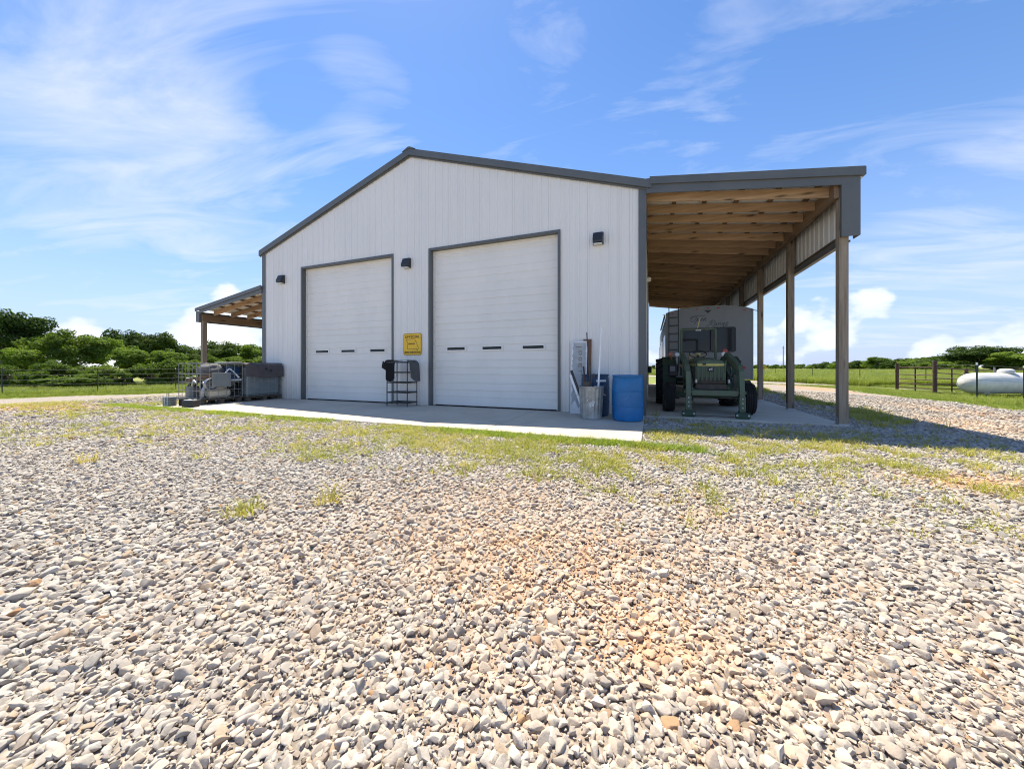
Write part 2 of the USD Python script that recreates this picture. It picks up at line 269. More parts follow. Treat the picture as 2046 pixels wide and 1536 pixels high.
# ground sheet
def grid_axis(lo, hi, c0, c1, fine):
    a = list(np.arange(c0, c1 + 1e-6, fine)); s = fine
    while a[-1] < hi: s *= 1.16; a.append(a[-1] + s)
    s = fine
    while a[0] > lo: s *= 1.16; a.insert(0, a[0] - s)
    return np.array(a)
gx, gy = grid_axis(-2500, 2500, -20, 13, 0.22), grid_axis(-60, 3000, -9.5, 20, 0.22)
GX, GY = np.meshgrid(gx, gy, indexing='ij'); GZ = ground_z(GX, GY)
V = np.stack([GX, GY, GZ], -1).reshape(-1, 3); nx, ny = len(gx), len(gy); I = np.arange(nx * ny).reshape(nx, ny)
F = np.stack([I[:-1, :-1], I[1:, :-1], I[1:, 1:], I[:-1, 1:]], -1).reshape(-1, 4)
def ground_look():
    N = {'geo': ('geometry', {}), 'ag': ('attribute', {'attribute': 'gravel'}), 'ar': ('attribute', {'attribute': 'rust'}),
         # pebbles too small or too far to be built
         'vo': ('voronoi_texture', {'scale': 24.0, 'randomness': 1.0}), 'vr': ('rgb_ramp', {'ramp': [(0.0, (0.30, 0.26, 0.23)), (0.4, (0.42, 0.375, 0.33)), (0.75, (0.49, 0.445, 0.395)), (1.0, (0.34, 0.30, 0.265))]}),
         'sx': ('separate_color', {}), 'vd': ('map_range', {'from_min': 0.2, 'from_max': 0.75, 'to_min': 1.0, 'to_max': 0.5, 'clamp': True}),
         'n0': ('noise_texture', {'scale': 0.5, 'detail': 5.0}), 'n1': ('noise_texture', {'scale': 7.0, 'detail': 8.0, 'roughness': 0.65}),
         'dirt': ('rgb_ramp', {'ramp': [(0.3, (0.36, 0.275, 0.195)), (0.7, (0.48, 0.385, 0.285))]}),
         'rc': ('rgb_ramp', {'ramp': [(0.3, (0.40, 0.20, 0.09)), (0.7, (0.56, 0.34, 0.185))]}),
         'mul': ('mix_color', {'blend_type': 'multiply', 'fac': 1.0}), 'mxd': ('mix_color', {'fac': 0.22}), 'mr': ('math', {'math_type': 'multiply', 'value2': 0.8}), 'mxr': ('mix_color', {}),
         # grass land
         'n2': ('noise_texture', {'scale': 0.12, 'detail': 6.0}), 'n3': ('noise_texture', {'scale': 3.0, 'detail': 8.0, 'roughness': 0.7}), 'gm': ('math', {'math_type': 'multiply_add', 'value2': 0.5, 'value3': 0.0}), 'gs': ('math', {'math_type': 'multiply_add', 'value2': 0.5}),
         'gr': ('rgb_ramp', {'ramp': [(0.34, (0.10, 0.155, 0.03)), (0.47, (0.18, 0.225, 0.05)), (0.56, (0.27, 0.27, 0.075)), (0.68, (0.36, 0.31, 0.12))]}),
         'eg': ('math', {'math_type': 'add'}), 'eo': ('map_range', {'from_min': 0.75, 'from_max': 1.15, 'clamp': True}), 'mx': ('mix_color', {}),
         'b': ('bump', {'strength': 0.7, 'distance': 0.03}), 'inv': ('math', {'math_type': 'subtract', 'value1': 1.0}), 'p': ('principled_bsdf', {'roughness': 0.9, 'specular_ior_level': 0.2})}
    L = [('geo.position', 'vo.vector'), ('vo.color', 'sx.color'), ('sx.r', 'vr.fac'), ('vo.distance', 'vd.value'), ('geo.position', 'n0.vector'), ('geo.position', 'n1.vector'), ('n1.fac', 'dirt.fac'), ('n1.fac', 'rc.fac'),
         ('vr.color', 'mul.a'), ('vd.result', 'mul.b'), ('mul.result', 'mxd.a'), ('dirt.color', 'mxd.b'), ('ar.fac', 'mr.value1'), ('mr.value', 'mxr.fac'), ('mxd.result', 'mxr.a'), ('rc.color', 'mxr.b'),
         ('geo.position', 'n2.vector'), ('geo.position', 'n3.vector'), ('n2.fac', 'gm.value1'), ('n3.fac', 'gs.value1'), ('gm.value', 'gs.value3'), ('gs.value', 'gr.fac'),
         ('ag.fac', 'eg.value1'), ('n3.fac', 'eg.value2'), ('eg.value', 'eo.value'), ('eo.result', 'mx.fac'), ('gr.color', 'mx.a'), ('mxr.result', 'mx.b'), ('mx.result', 'p.base_color'),
         ('vo.distance', 'inv.value2'), ('inv.value', 'b.height'), ('b.normal', 'p.normal')]
    return usdkit.material(stage, '/World/Looks/ground_look', N, L, surface='p.BSDF')
g = usdkit.mesh(stage, path_for('/World', 'ground'), (V, F), ground_look(), smooth=True)
tag(g.GetPrim(), kind='structure')
pv = UsdGeom.PrimvarsAPI(g)
pv.CreatePrimvar('gravel', Sdf.ValueTypeNames.FloatArray, 'vertex').Set(Vt.FloatArray.FromNumpy(gravel_at(GX, GY).ravel().astype(np.float32)))
pv.CreatePrimvar('rust', Sdf.ValueTypeNames.FloatArray, 'vertex').Set(Vt.FloatArray.FromNumpy(rust_at(GX, GY).ravel().astype(np.float32)))

# concrete: apron in front of the doors (two pours), pads under the two canopies
apron = UsdGeom.Xform.Define(stage, path_for('/World', 'concrete_apron')).GetPrim(); tag(apron, 'pale concrete apron in front of the two garage doors', None, None, 'structure')
for x0, x1 in ((-12.25, -6.105), (-6.1, -2.456), (-2.444, 0.0)):
    part('slab', MB().box((x0, -2.85, -0.16), (x1, 0.02 - 0.02, 0.0), 0.008), M['concrete'], apron, smooth=False)
struct('canopy_pad', MB().box((0.006, -0.02, -0.16), (3.42, 15.3, -0.004), 0.008), M['concrete'])
struct('canopy_pad', MB().box((-15.95, -0.02, -0.16), (-12.256, 15.3, -0.004), 0.008), M['concrete'])

# ------------------------------------------------------------------ the building
W, Lb, EV, RID = 12.19, 15.24, 5.0, -6.095
SL = 1 / 3.0
def roof_z(x): return EV + 0.03 + (6.095 - abs(x - RID)) * SL
bld = thing('metal_workshop', 'white ribbed metal workshop with two garage doors, grey trim and open canopies at both sides', 'building')
front = Polygon([(-W, 0), (0, 0), (0, roof_z(0) - 0.06), (RID, roof_z(RID) - 0.06), (-W, roof_z(-W) - 0.06)])
DOORS = [(-10.36, -6.67), (-5.485, -1.84)]; DH = 4.25
holes = shapely.union_all([sbox(a + 0.06, -1, b - 0.06, DH - 0.06) for a, b in DOORS])
fshape = front.difference(holes)
RIB = 0.2286
def rib(mb, o, u, n, z0, z1, w0=0.055, w1=0.026, h=0.011):
    """a raised trapezoid rib standing up from z0 to z1 on a wall with outward normal n"""
    mb.prism([(-w0 / 2, 0), (w0 / 2, 0), (w1 / 2, h), (-w1 / 2, h)], np.asarray(o) + np.array([0, 0, z0]), u, n, (0, 0, z1 - z0))
x = -W; k = 0
while x < -0.01:
    x1 = min(x + 4 * RIB, 0.0); mb = MB()
    strip = fshape.intersection(sbox(x + 0.0015, -1, x1 - 0.0015, 20))
    for gm in getattr(strip, 'geoms', [strip]):
        if gm.area > 1e-4: mb.prism(gm, (0, 0, 0), (1, 0, 0), (0, 0, 1), (0, 0.02, 0))
    for j in range(4):
        rx = x + (j + 0.0) * RIB + 0.03
        if rx > -0.05: continue
        ln = fshape.intersection(LineString([(rx, -1), (rx, 20)]))
        for sg in getattr(ln, 'geoms', [ln]):
            if sg.length > 0.05: rib(mb, (rx, 0, 0), (1, 0, 0), (0, -1, 0), sg.bounds[1], sg.bounds[3])
        for q in (0.075, 0.15):          # low stiffening beads between the ribs
            lx = rx + q
            if lx > min(x1, 0) - 0.01: continue
            ln = fshape.intersection(LineString([(lx, -1), (lx, 20)]))
            for sg in getattr(ln, 'geoms', [ln]):
                if sg.length > 0.05: rib(mb, (lx, 0, 0), (1, 0, 0), (0, -1, 0), sg.bounds[1], sg.bounds[3], 0.016, 0.008, 0.003)
    part('wall_panel', mb, M['sheet'], bld, smooth=False); x = x1
# side walls and back wall
for sx, nxx in ((0.0, 1), (-W, -1)):
    yy = 0.0
    while yy < Lb - 0.01:
        y1 = min(yy + 4 * RIB, Lb); mb = MB()
        mb.box((sx - nxx * 0.02, yy + 0.0015 + (0.021 if yy == 0 else 0), -0.02), (sx - nxx * 0.0, y1 - 0.0015, EV - 0.03))
        for j in range(4):
            if yy + j * RIB + 0.04 < Lb - 0.03: rib(mb, (sx, yy + j * RIB + 0.04 + (0.08 if yy == 0 and j == 0 else 0), 0), (0, 1, 0), (nxx, 0, 0), 0, EV - 0.03)
        part('wall_panel', mb, M['sheet'], bld, smooth=False); yy = y1
mb = MB(); mb.prism(front, (0, Lb, 0), (1, 0, 0), (0, 0, 1), (0, 0.02, 0)); part('wall_panel', mb, M['sheet'], bld, smooth=False)
# roof: two pitched sheets and a ridge cap
for s in (-1, 1):
    xa, xb = RID, (0.17 if s > 0 else -W - 0.13); mb = MB()
    mb.prism([(xa, roof_z(RID) - 0.035), (xb, roof_z(RID) - 0.035 - abs(xb - xa) * SL), (xb, roof_z(RID) + 0.0 - abs(xb - xa) * SL), (xa, roof_z(RID))], (0, -0.06, 0), (1, 0, 0), (0, 0, 1), (0, Lb + 0.12, 0))
    for q in np.arange(0.1, Lb, RIB):
        mb.beam((xa, q, roof_z(RID) + 0.004), (xb, q, roof_z(RID) + 0.004 - abs(xb - xa) * SL), 0.03, 0.02)
    part('roof', mb, M['soffit'], bld, smooth=False)
mb = MB(); mb.prism([(RID - 0.22, roof_z(RID) - 0.05), (RID - 0.2, roof_z(RID) - 0.035), (RID - 0.03, roof_z(RID) + 0.05), (RID + 0.03, roof_z(RID) + 0.05), (RID + 0.2, roof_z(RID) - 0.035), (RID + 0.22, roof_z(RID) - 0.05), (RID, roof_z(RID) + 0.001)], (0, -0.10, 0), (1, 0, 0), (0, 0, 1), (0, Lb + 0.2, 0)); part('ridge_cap', mb, M['trim'], bld, smooth=False)
# rake trim on the gable, corner trim, base flashing
for s in (-1, 1):
    xb = 0.14 if s > 0 else -W - 0.12; zb = roof_z(RID) - abs(xb - RID) * SL; zt = roof_z(RID)
    mb = MB(); mb.prism([(RID, zt - 0.16), (xb, zb - 0.16), (xb, zb + 0.012), (RID, zt + 0.012)], (0, -0.085, 0), (1, 0, 0), (0, 0, 1), (0, 0.062, 0))
    mb.prism([(RID, zt - 0.20), (xb, zb - 0.20), (xb, zb - 0.165), (RID, zt - 0.165)], (0, -0.045, 0), (1, 0, 0), (0, 0, 1), (0, 0.022, 0))
    part('rake_trim', mb, M['trim'], bld, smooth=False)
part('corner_trim', MB().box((-0.125, -0.03, 0.0), (0.034, -0.019, EV - 0.12)).box((0.019, -0.0185, 0), (0.034, 0.11, EV - 0.12)), M['trim'], bld, smooth=False)
part('corner_trim', MB().box((-W - 0.034, -0.03, 0.0), (-W + 0.11, -0.019, EV - 0.13)).box((-W - 0.034, -0.0185, 0), (-W - 0.019, 0.12, EV - 0.13)), M['trim'], bld, smooth=False)
part('eave_trim', MB().box((-W - 0.15, -0.07, roof_z(-W) - 0.21), (-W - 0.122, Lb + 0.06, roof_z(-W) - 0.045)), M['trim'], bld, smooth=False)
# garage doors: grey jamb trim with a white stop, seven ribbed sections, three low windows
for di, (a, b) in enumerate(DOORS):
    y0 = 0.16
    jm = MB()
    jm.box((a, -0.034, 0), (a + 0.062, -0.022, DH)).box((b - 0.062, -0.034, 0), (b, -0.022, DH)).box((a + 0.0625, -0.034, DH - 0.062), (b - 0.0625, -0.022, DH))
    jm.box((a + 0.05, -0.0215, 0), (a + 0.062, y0, DH - 0.05)).box((b - 0.062, -0.0215, 0), (b - 0.05, y0, DH - 0.05)).box((a + 0.0625, -0.0215, DH - 0.062), (b - 0.0625, y0, DH - 0.05))
    door = part('garage_door', jm, M['trim'], bld, smooth=False, label=('left' if di == 0 else 'right') + ' white sectional garage door in a grey surround')
    st = MB(); xa, xb, zt = a + 0.063, b - 0.063, DH - 0.063
    st.box((xa, y0 - 0.06, 0.0), (xa + 0.055, y0 - 0.035, zt)).box((xb - 0.055, y0 - 0.06, 0.0), (xb, y0 - 0.035, zt)).box((xa + 0.0555, y0 - 0.06, zt - 0.05), (xb - 0.0555, y0 - 0.035, zt))
    part('door_stop', st, M['door'], door, smooth=False)
    n, hsec = 7, (zt - 0.02) / 7
    for i in range(n):
        z0 = 0.02 + i * hsec; mb = MB(); h = hsec - 0.0012
        prof = [(0, 0), (0, h), (0.006, h), (0.006, 0)]
        # outline in (depth, height): a shallow recessed band runs along the middle of each section
        f = 0.0; d = 0.010
        out = [(0.04, 0), (f + 0.003, 0), (f, 0.004), (f, 0.36 * h), (f + d, 0.37 * h), (f + d, 0.385 * h), (f + 0.003, 0.40 * h), (f + 0.003, 0.66 * h), (f + d, 0.67 * h), (f + d, 0.685 * h), (f, 0.70 * h), (f, h - 0.004), (f + 0.003, h), (0.04, h)]
        mb.prism([(p, q + z0) for p, q in out], (xa + 0.004, y0 - 0.034, 0), (0, 1, 0), (0, 0, 1), (xb - xa - 0.008, 0, 0))
        part('door_section', mb, M['door'], door, smooth=False)
    zc = 0.02 + 2.53 * hsec; wl = xb - xa
    for q in (0.2, 0.5, 0.815) if di else (0.195, 0.5, 0.82):
        cx = xa + q * wl; fr = MB(); yq = y0 - 0.047
        fr.box((cx - 0.315, yq, zc - 0.068), (cx + 0.315, y0 - 0.03, zc - 0.036)).box((cx - 0.315, yq, zc + 0.036), (cx + 0.315, y0 - 0.03, zc + 0.068)).box((cx - 0.315, yq, zc - 0.0355), (cx - 0.268, y0 - 0.03, zc + 0.0355)).box((cx + 0.268, yq, zc - 0.0355), (cx + 0.315, y0 - 0.03, zc + 0.0355))
        part('window_frame', fr, M['white'], door, smooth=False); part('window_pane', MB().box((cx - 0.267, y0 - 0.040, zc - 0.035), (cx + 0.267, y0 - 0.0345, zc + 0.035)), M['glass'], door, smooth=False)
    part('bottom_seal', MB().box((xa, y0 - 0.03, 0.0), (xb, y0, 0.019)), M['black'], door, smooth=False)
    for i in range(2, 12, 1):
        part('screw', MB().lathe([(0, -0.003), (0.012, -0.002), (0.012, 0.002)], (xa + 0.03, y0 - 0.06, 0.3 + i * 0.34), 'y', 8), M['steel'], door)
# side of the building facing the canopy: a meter box and a small lamp
part('meter_box', MB().box((0.02, 6.9, 0.80), (0.16, 7.3, 1.05), 0.01), M['dark'], bld, smooth=False)
part('bulkhead_lamp', MB().lathe([(0, 0.12), (0.05, 0.11), (0.07, 0.06), (0.075, 0.0)], (0.02, 3.2, 3.65), 'x', 14), M['door'], bld)

# ------------------------------------------------------------------ canopies
def lean_z(xa, za, xb, zb, x): return za + (zb - za) * (x - xa) / (xb - xa)
# right canopy
xa, za, xb, zb = 0.17, 5.035, 3.60, 4.53
mb = MB(); mb.prism([(xa - 0.12, za - 0.137), (xb, zb - 0.155), (xb, zb - 0.125), (xa - 0.12, za - 0.107)], (0, -0.03, 0), (1, 0, 0), (0, 0, 1), (0, Lb + 0.05, 0))
can = part('canopy_roof', mb, M['soffit'], bld, smooth=False, label='sloping sheet roof of the tall canopy at the right')
rb = lambda x: lean_z(xa, za, xb, zb, x)
rng = np.random.default_rng(4)
ys = np.arange(0.22, Lb - 0.1, 0.605)
for y in ys:
    dz = rng.normal(0, 0.004); mb = MB(); t = 0.197
    mb.prism([(0.045, rb(0.045) - t - 0.184), (3.222, rb(3.222) - t - 0.184), (3.222, rb(3.222) - t), (0.045, rb(0.045) - t)], (0, y - 0.019, dz), (1, 0, 0), (0, 0, 1), (0, 0.038, 0)); part('rafter', mb, M['rafter'], can, smooth=False)
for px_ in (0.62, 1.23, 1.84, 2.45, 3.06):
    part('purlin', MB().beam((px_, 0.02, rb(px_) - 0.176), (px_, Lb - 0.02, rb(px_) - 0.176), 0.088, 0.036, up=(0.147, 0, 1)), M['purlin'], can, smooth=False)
part('ledger_board', MB().box((0.021 + 0.017, 0.12, rb(0.05) - 0.42), (0.044, Lb, rb(0.05) - 0.2)), M['beamwood'], can, smooth=False)
posts_y = [0.10, 2.66, 5.24, 7.76, 10.3, 12.8, 15.1]
beam = MB().box((3.225, 0.02, rb(3.26) - 0.485), (3.298, Lb, rb(3.26) - 0.2)); part('eave_beam', beam, M['beamwood'], can, smooth=False)
PX = 3.37
for y in posts_y:
    part('post', MB().box((PX - 0.069, y - 0.069, 0.0 if y > 1 else -0.06), (PX + 0.069, y + 0.069, rb(PX) - 0.20), 0.006), M['postwood'], can, smooth=False)
    part('post_bracket', MB().box((PX - 0.075, y - 0.085, -0.03), (PX + 0.075, y + 0.085, 0.012)).box((PX + 0.0715, y - 0.04, 0.012), (PX + 0.0755, y + 0.04, 0.13)).box((PX - 0.0755, y - 0.04, 0.012), (PX - 0.0715, y + 0.04, 0.13)), M['steel'], can, smooth=False)
VB, VT = 3.36, rb(3.5) - 0.06
part('girt', MB().box((3.442, 0.18, VB + 0.02), (3.478, Lb, VB + 0.155)), M['purlin'], can, smooth=False); part('girt', MB().box((3.442, 0.18, VT - 0.20), (3.478, Lb, VT - 0.05)), M['beamwood'], can, smooth=False)
yy = 0.16
while yy < Lb - 0.01:
    y1 = min(yy + 4 * RIB, Lb); mb = MB(); pf = [(0, yy + 0.001)]
    for j in range(4):
        c = yy + j * RIB + 0.06
        if c + 0.04 < y1: pf += [(0, c - 0.034), (0.022, c - 0.014), (0.022, c + 0.014), (0, c + 0.034)]
    pf.append((0, y1 - 0.001)); mb.prism(LineString(pf).buffer(0.002, cap_style='flat', join_style='mitre'), (3.485, 0, VB), (1, 0, 0), (0, 1, 0), (0, 0, VT - VB))
    part('valance_panel', mb, M['white'], can, smooth=False); yy = y1
part('valance_trim', MB().box((3.43, 0.16, VB - 0.035), (3.515, Lb, VB - 0.002)).box((3.437, 0.16, VB - 0.001), (3.4415, Lb, VB + 0.09)), M['trim'], can, smooth=False)
# front fascia: an upper lip and a lower band, and the boxed corner that hides the head of the first post
fz = lambda x: rb(x)
mb = MB(); mb.prism([(0.0352, fz(0.035) - 0.315), (3.3, fz(3.3) - 0.275), (3.3, fz(3.3) - 0.008), (0.0352, fz(0.035) - 0.004)], (0, -0.058, 0), (1, 0, 0), (0, 0, 1), (0, 0.022, 0)); part('fascia', mb, M['trim'], can, smooth=False)
mb = MB(); mb.prism([(0.10, fz(0.1) - 0.135), (3.62, fz(3.62) - 0.125), (3.62, fz(3.62) + 0.03), (0.10, fz(0.1) + 0.02)], (0, -0.092, 0), (1, 0, 0), (0, 0, 1), (0, 0.033, 0)); part('fascia_lip', mb, M['trim'], can, smooth=False)
part('corner_box', MB().box((3.301, -0.0585, 3.37), (3.565, -0.036, 4.51)).box((3.548, -0.0355, 3.37), (3.565, 0.16, 4.51)).box((3.301, -0.0355, 3.37), (3.3095, -0.004, 4.51)), M['trim'], can, smooth=False)
part('eave_trim', MB().box((3.567, -0.09, fz(3.6) - 0.12), (3.63, Lb + 0.03, fz(3.6) + 0.018)), M['trim'], can, smooth=False)
# left canopy
xa2, za2, xb2, zb2 = -W - 0.02, 3.80, -15.86, 3.25
r2 = lambda x: lean_z(xa2, za2, xb2, zb2, x)
mb = MB(); mb.prism([(xb2, zb2 - 0.03), (xa2, za2 - 0.03), (xa2, za2), (xb2, zb2)], (0, -0.02, 0), (1, 0, 0), (0, 0, 1), (0, Lb + 0.04, 0))
can2 = part('canopy_roof', mb, M['soffit'], bld, smooth=False, label='sloping sheet roof of the low canopy at the left')
for y in np.arange(0.40, Lb - 0.1, 0.61):
    mb = MB(); t = 0.072
    mb.prism([(-15.66, r2(-15.66) - t - 0.185), (-W - 0.045, r2(-W - 0.045) - t - 0.185), (-W - 0.045, r2(-W - 0.045) - t), (-15.66, r2(-15.66) - t)], (0, y - 0.019, 0), (1, 0, 0), (0, 0, 1), (0, 0.038, 0)); part('rafter', mb, M['rafter'], can2, smooth=False)
for px_ in (-12.7, -13.3, -13.9, -14.5, -15.1):
    part('purlin', MB().beam((px_, 0.02, r2(px_) - 0.051), (px_, Lb - 0.02, r2(px_) - 0.051), 0.088, 0.036, up=(-0.15, 0, 1)), M['purlin'], can2, smooth=False)
part('eave_beam', MB().box((-15.72, 0.02, r2(-15.66) - 0.072 - 0.187 - 0.24), (-15.645, Lb, r2(-15.66) - 0.072 - 0.187)), M['beamwood'], can2, smooth=False)
for y in (0.10, 3.8, 7.6, 11.4, 15.1):
    part('post', MB().box((-15.80, y - 0.069, -0.03), (-15.66, y + 0.069, r2(-15.7) - 0.26 if y > 1 else 2.9), 0.006), M['postwood'], can2, smooth=False)
mb = MB(); mb.prism([(-15.72, r2(-15.72) - 0.21), (xa2, za2 - 0.23), (xa2, za2 - 0.004), (-15.72, r2(-15.72) - 0.006)], (0, -0.058, 0), (1, 0, 0), (0, 0, 1), (0, 0.022, 0)); part('fascia', mb, M['trim'], can2, smooth=False)
mb = MB(); mb.prism([(-15.93, r2(-15.93) - 0.10), (xa2, za2 - 0.10), (xa2, za2 + 0.02), (-15.93, r2(-15.93) + 0.02)], (0, -0.092, 0), (1, 0, 0), (0, 0, 1), (0, 0.033, 0)); part('fascia_lip', mb, M['trim'], can2, smooth=False)
part('corner_box', MB().box((-15.92, -0.0585, 2.74), (-15.721, -0.036, 3.14)).box((-15.92, -0.0355, 2.74), (-15.90, Lb, 3.14)), M['trim'], can2, smooth=False)
part('post_cover', MB().box((-15.80, -0.0345, 2.74), (-15.722, 0.028, 3.1)), M['trim'], can2, smooth=False)

# ------------------------------------------------------------------ more materials
def flat(name, col, rough=0.6, metal=0.0, **k): return look(name, col, rough, metal, **k)
M['yellow'] = flat('sign_yellow', (0.80, 0.47, 0.012), 0.4, var=0.05)
M['ink'] = flat('sign_ink', (0.09, 0.055, 0.012), 0.5)
M['blue'] = flat('blue_plastic', (0.004, 0.13, 0.335), 0.42, var=0.10, vscale=3, bump=0.05, scuff=((0.05, 0.22, 0.42), 0.60, 9.0))
M['navy'] = flat('navy_plastic', (0.015, 0.045, 0.10), 0.45, var=0.15, vscale=3)
M['pvc'] = flat('white_plastic', (0.78, 0.78, 0.76), 0.4, var=0.05)
M['can'] = flat('zinc_can', (0.36, 0.36, 0.34), 0.5, metal=0.55, var=0.2, vscale=7, scuff=((0.17, 0.15, 0.12), 0.60, 6.0))
M['chip'] = flat('white_paint_mark', (0.72, 0.71, 0.68), 0.7)
M['brownb'] = flat('brown_board', (0.17, 0.085, 0.045), 0.75, var=0.2, vscale=6, stretch=(4, 4, 0.6))
M['peel'] = flat('peeling_board', (0.42, 0.43, 0.42), 0.8, col2=(0.30, 0.31, 0.31), vscale=5, detail=9)
M['letter'] = flat('faded_letter', (0.24, 0.19, 0.11), 0.8)
M['mat'] = flat('rubber_mat', (0.012, 0.012, 0.012), 0.9, spec=0.15, var=0.2, vscale=8, bump=0.2)
M['matgrey'] = flat('grey_mat', (0.10, 0.10, 0.095), 0.85, var=0.15, vscale=8, bump=0.2)
M['matbrown'] = flat('brown_mat', (0.055, 0.045, 0.037), 0.85, var=0.15, vscale=8, bump=0.2)
M['green'] = flat('tractor_green', (0.092, 0.130, 0.070), 0.6, col2=(0.075, 0.095, 0.058), vscale=5, scuff=((0.13, 0.105, 0.075), 0.53, 6.0))
M['dgreen'] = flat('dark_green', (0.03, 0.06, 0.03), 0.6, var=0.2, vscale=6)
M['tyellow'] = flat('tractor_yellow', (0.62, 0.50, 0.13), 0.5, var=0.12)
M['castiron'] = flat('dirty_iron', (0.11, 0.085, 0.06), 0.8, var=0.25, vscale=9)
M['lampglass'] = flat('lamp_glass', (0.75, 0.75, 0.72), 0.15)
M['red'] = flat('red_lens', (0.42, 0.03, 0.02), 0.3)
M['orange'] = flat('orange_lens', (0.55, 0.12, 0.03), 0.3)
M['seat'] = flat('seat_vinyl', (0.42, 0.33, 0.20), 0.6, var=0.15)
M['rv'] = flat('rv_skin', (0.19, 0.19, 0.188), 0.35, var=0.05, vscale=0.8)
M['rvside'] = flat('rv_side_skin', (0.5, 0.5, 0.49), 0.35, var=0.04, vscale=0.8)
M['script'] = flat('dark_script', (0.055, 0.06, 0.07), 0.4)
M['tank'] = flat('tank_white', (0.66, 0.65, 0.62), 0.45, col2=(0.54, 0.53, 0.50), vscale=2.5, scuff=((0.34, 0.27, 0.19), 0.63, 2.2))
M['beige'] = flat('beige_plastic', (0.55, 0.50, 0.39), 0.55, var=0.1)
M['tarp'] = flat('grey_tarp', (0.085, 0.072, 0.072), 0.9, var=0.15, vscale=6, bump=0.15)
M['plate'] = flat('grey_plate', (0.21, 0.225, 0.22), 0.5, metal=0.2, var=0.08)
M['ibc'] = flat('tote_plastic', (0.16, 0.19, 0.19), 0.4, var=0.15, vscale=2)
M['timber'] = wood('scrap_timber', (0.30, 0.20, 0.12), (0.16, 0.10, 0.06), 'x')
M['greyfab'] = flat('grey_sheet', (0.16, 0.155, 0.15), 0.9, var=0.2, vscale=6)
M['tpost'] = flat('post_green', (0.022, 0.035, 0.028), 0.6)
M['wire'] = flat('fence_wire', (0.16, 0.155, 0.15), 0.5, metal=0.6)

# ------------------------------------------------------------------ wall lights, sign
for i, (x, z, lab) in enumerate(((-11.24, 3.93, 'black wall light on the white wall left of the left garage door'), (-6.19, 3.92, 'black wall light on the white wall between the two garage doors'), (-0.97, 3.91, 'black wall light right of the big right garage door near the corner'))):
    t = thing('wall_light', lab, 'wall light', (x, -0.018, z), 0, 'wall lights above the doors', 0.84)
    mb = MB(); mb.prism([(0.0, -0.15), (0.17, -0.13), (0.175, -0.08), (0.165, -0.02), (0.09, 0.15), (0.0, 0.16)], (-0.125, 0, 0), (0, -1, 0), (0, 0, 1), (0.25, 0, 0)); part('housing', mb, M['dark'], t, smooth=False)
    part('rib', MB().beam((-0.128, -0.172, -0.045), (0.128, -0.172, -0.045), 0.012, 0.014), M['black'], t, smooth=False)
    part('lens', MB().box((-0.105, -0.155, -0.166), (0.105, -0.02, -0.150)), M['lampglass'], t, smooth=False)
    part('back_plate', MB().box((-0.135, -0.006, -0.165), (0.135, 0.006, 0.17), 0.004), M['dark'], t, smooth=False)
def letters(text, width, height, depth=0.003, bold=True, shear=0.0):
    """lettering centred on the origin in the xz plane, facing -y, squeezed to width x height"""
    m = meshkit.text_mesh(text, 1.0, 0.02, bold); v = np.array(m.vertices); lo, hi = v.min(0), v.max(0)
    v = (v - (lo + hi) / 2) / (hi - lo) * [width, height, depth]; v[:, 0] += shear * v[:, 1]
    return np.stack([v[:, 0], -v[:, 2], v[:, 1]], 1), np.array(m.faces)
t = thing('metal_sign', 'square yellow metal sign lettered OFFICIAL with a state outline on the wall between the doors', 'sign', (-6.02, -0.022, 1.67))
S = 0.30
mb = MB(); rr = Polygon([(-S, -S), (S, -S), (S, S), (-S, S)]).buffer(-0.05).buffer(0.05, 4); mb.prism(rr, (0, 0, 0), (1, 0, 0), (0, 0, 1), (0, -0.004, 0)); part('sign_plate', mb, M['yellow'], t, smooth=False)
ring = rr.buffer(-0.004).difference(rr.buffer(-0.013)); part('border', MB().prism(ring, (0, -0.0045, 0), (1, 0, 0), (0, 0, 1), (0, -0.002, 0)), M['ink'], t, smooth=False)
def off(vf, o): return MB().add(vf[0] + np.asarray(o), vf[1])
part('lettering', off(letters('OFFICIAL', 0.49, 0.075), (0, -0.007, 0.205)), M['ink'], t, smooth=False)
part('lettering', off(letters('MISSOURI', 0.22, 0.036), (-0.02, -0.007, 0.01)), M['ink'], t, smooth=False)
part('lettering', off(letters('INSPECTION STATION', 0.53, 0.062), (0, -0.007, -0.225)), M['ink'], t, smooth=False)
st = Polygon([(-.20, .135), (.075, .135), (.10, .10), (.135, .04), (.16, .0), (.17, -.04), (.205, -.09), (.20, -.125), (.18, -.135), (.175, -.165), (.15, -.165), (.155, -.135), (-.165, -.135), (-.165, .06), (-.18, .085)])
part('state_outline', MB().prism(st.buffer(0.005).difference(st.buffer(-0.005)), (0, -0.0045, 0), (1, 0, 0), (0, 0, 1), (0, -0.002, 0)), M['ink'], t, smooth=False)
for x, z in ((-.26, .26), (.26, .26), (-.26, -.26), (.26, -.26)): part('screw', MB().lathe([(0.0, 0.004), (0.008, 0.002), (0.008, 0)], (x, -0.0075, z), 'y', 8).rot(np.eye(3)), M['steel'], t)

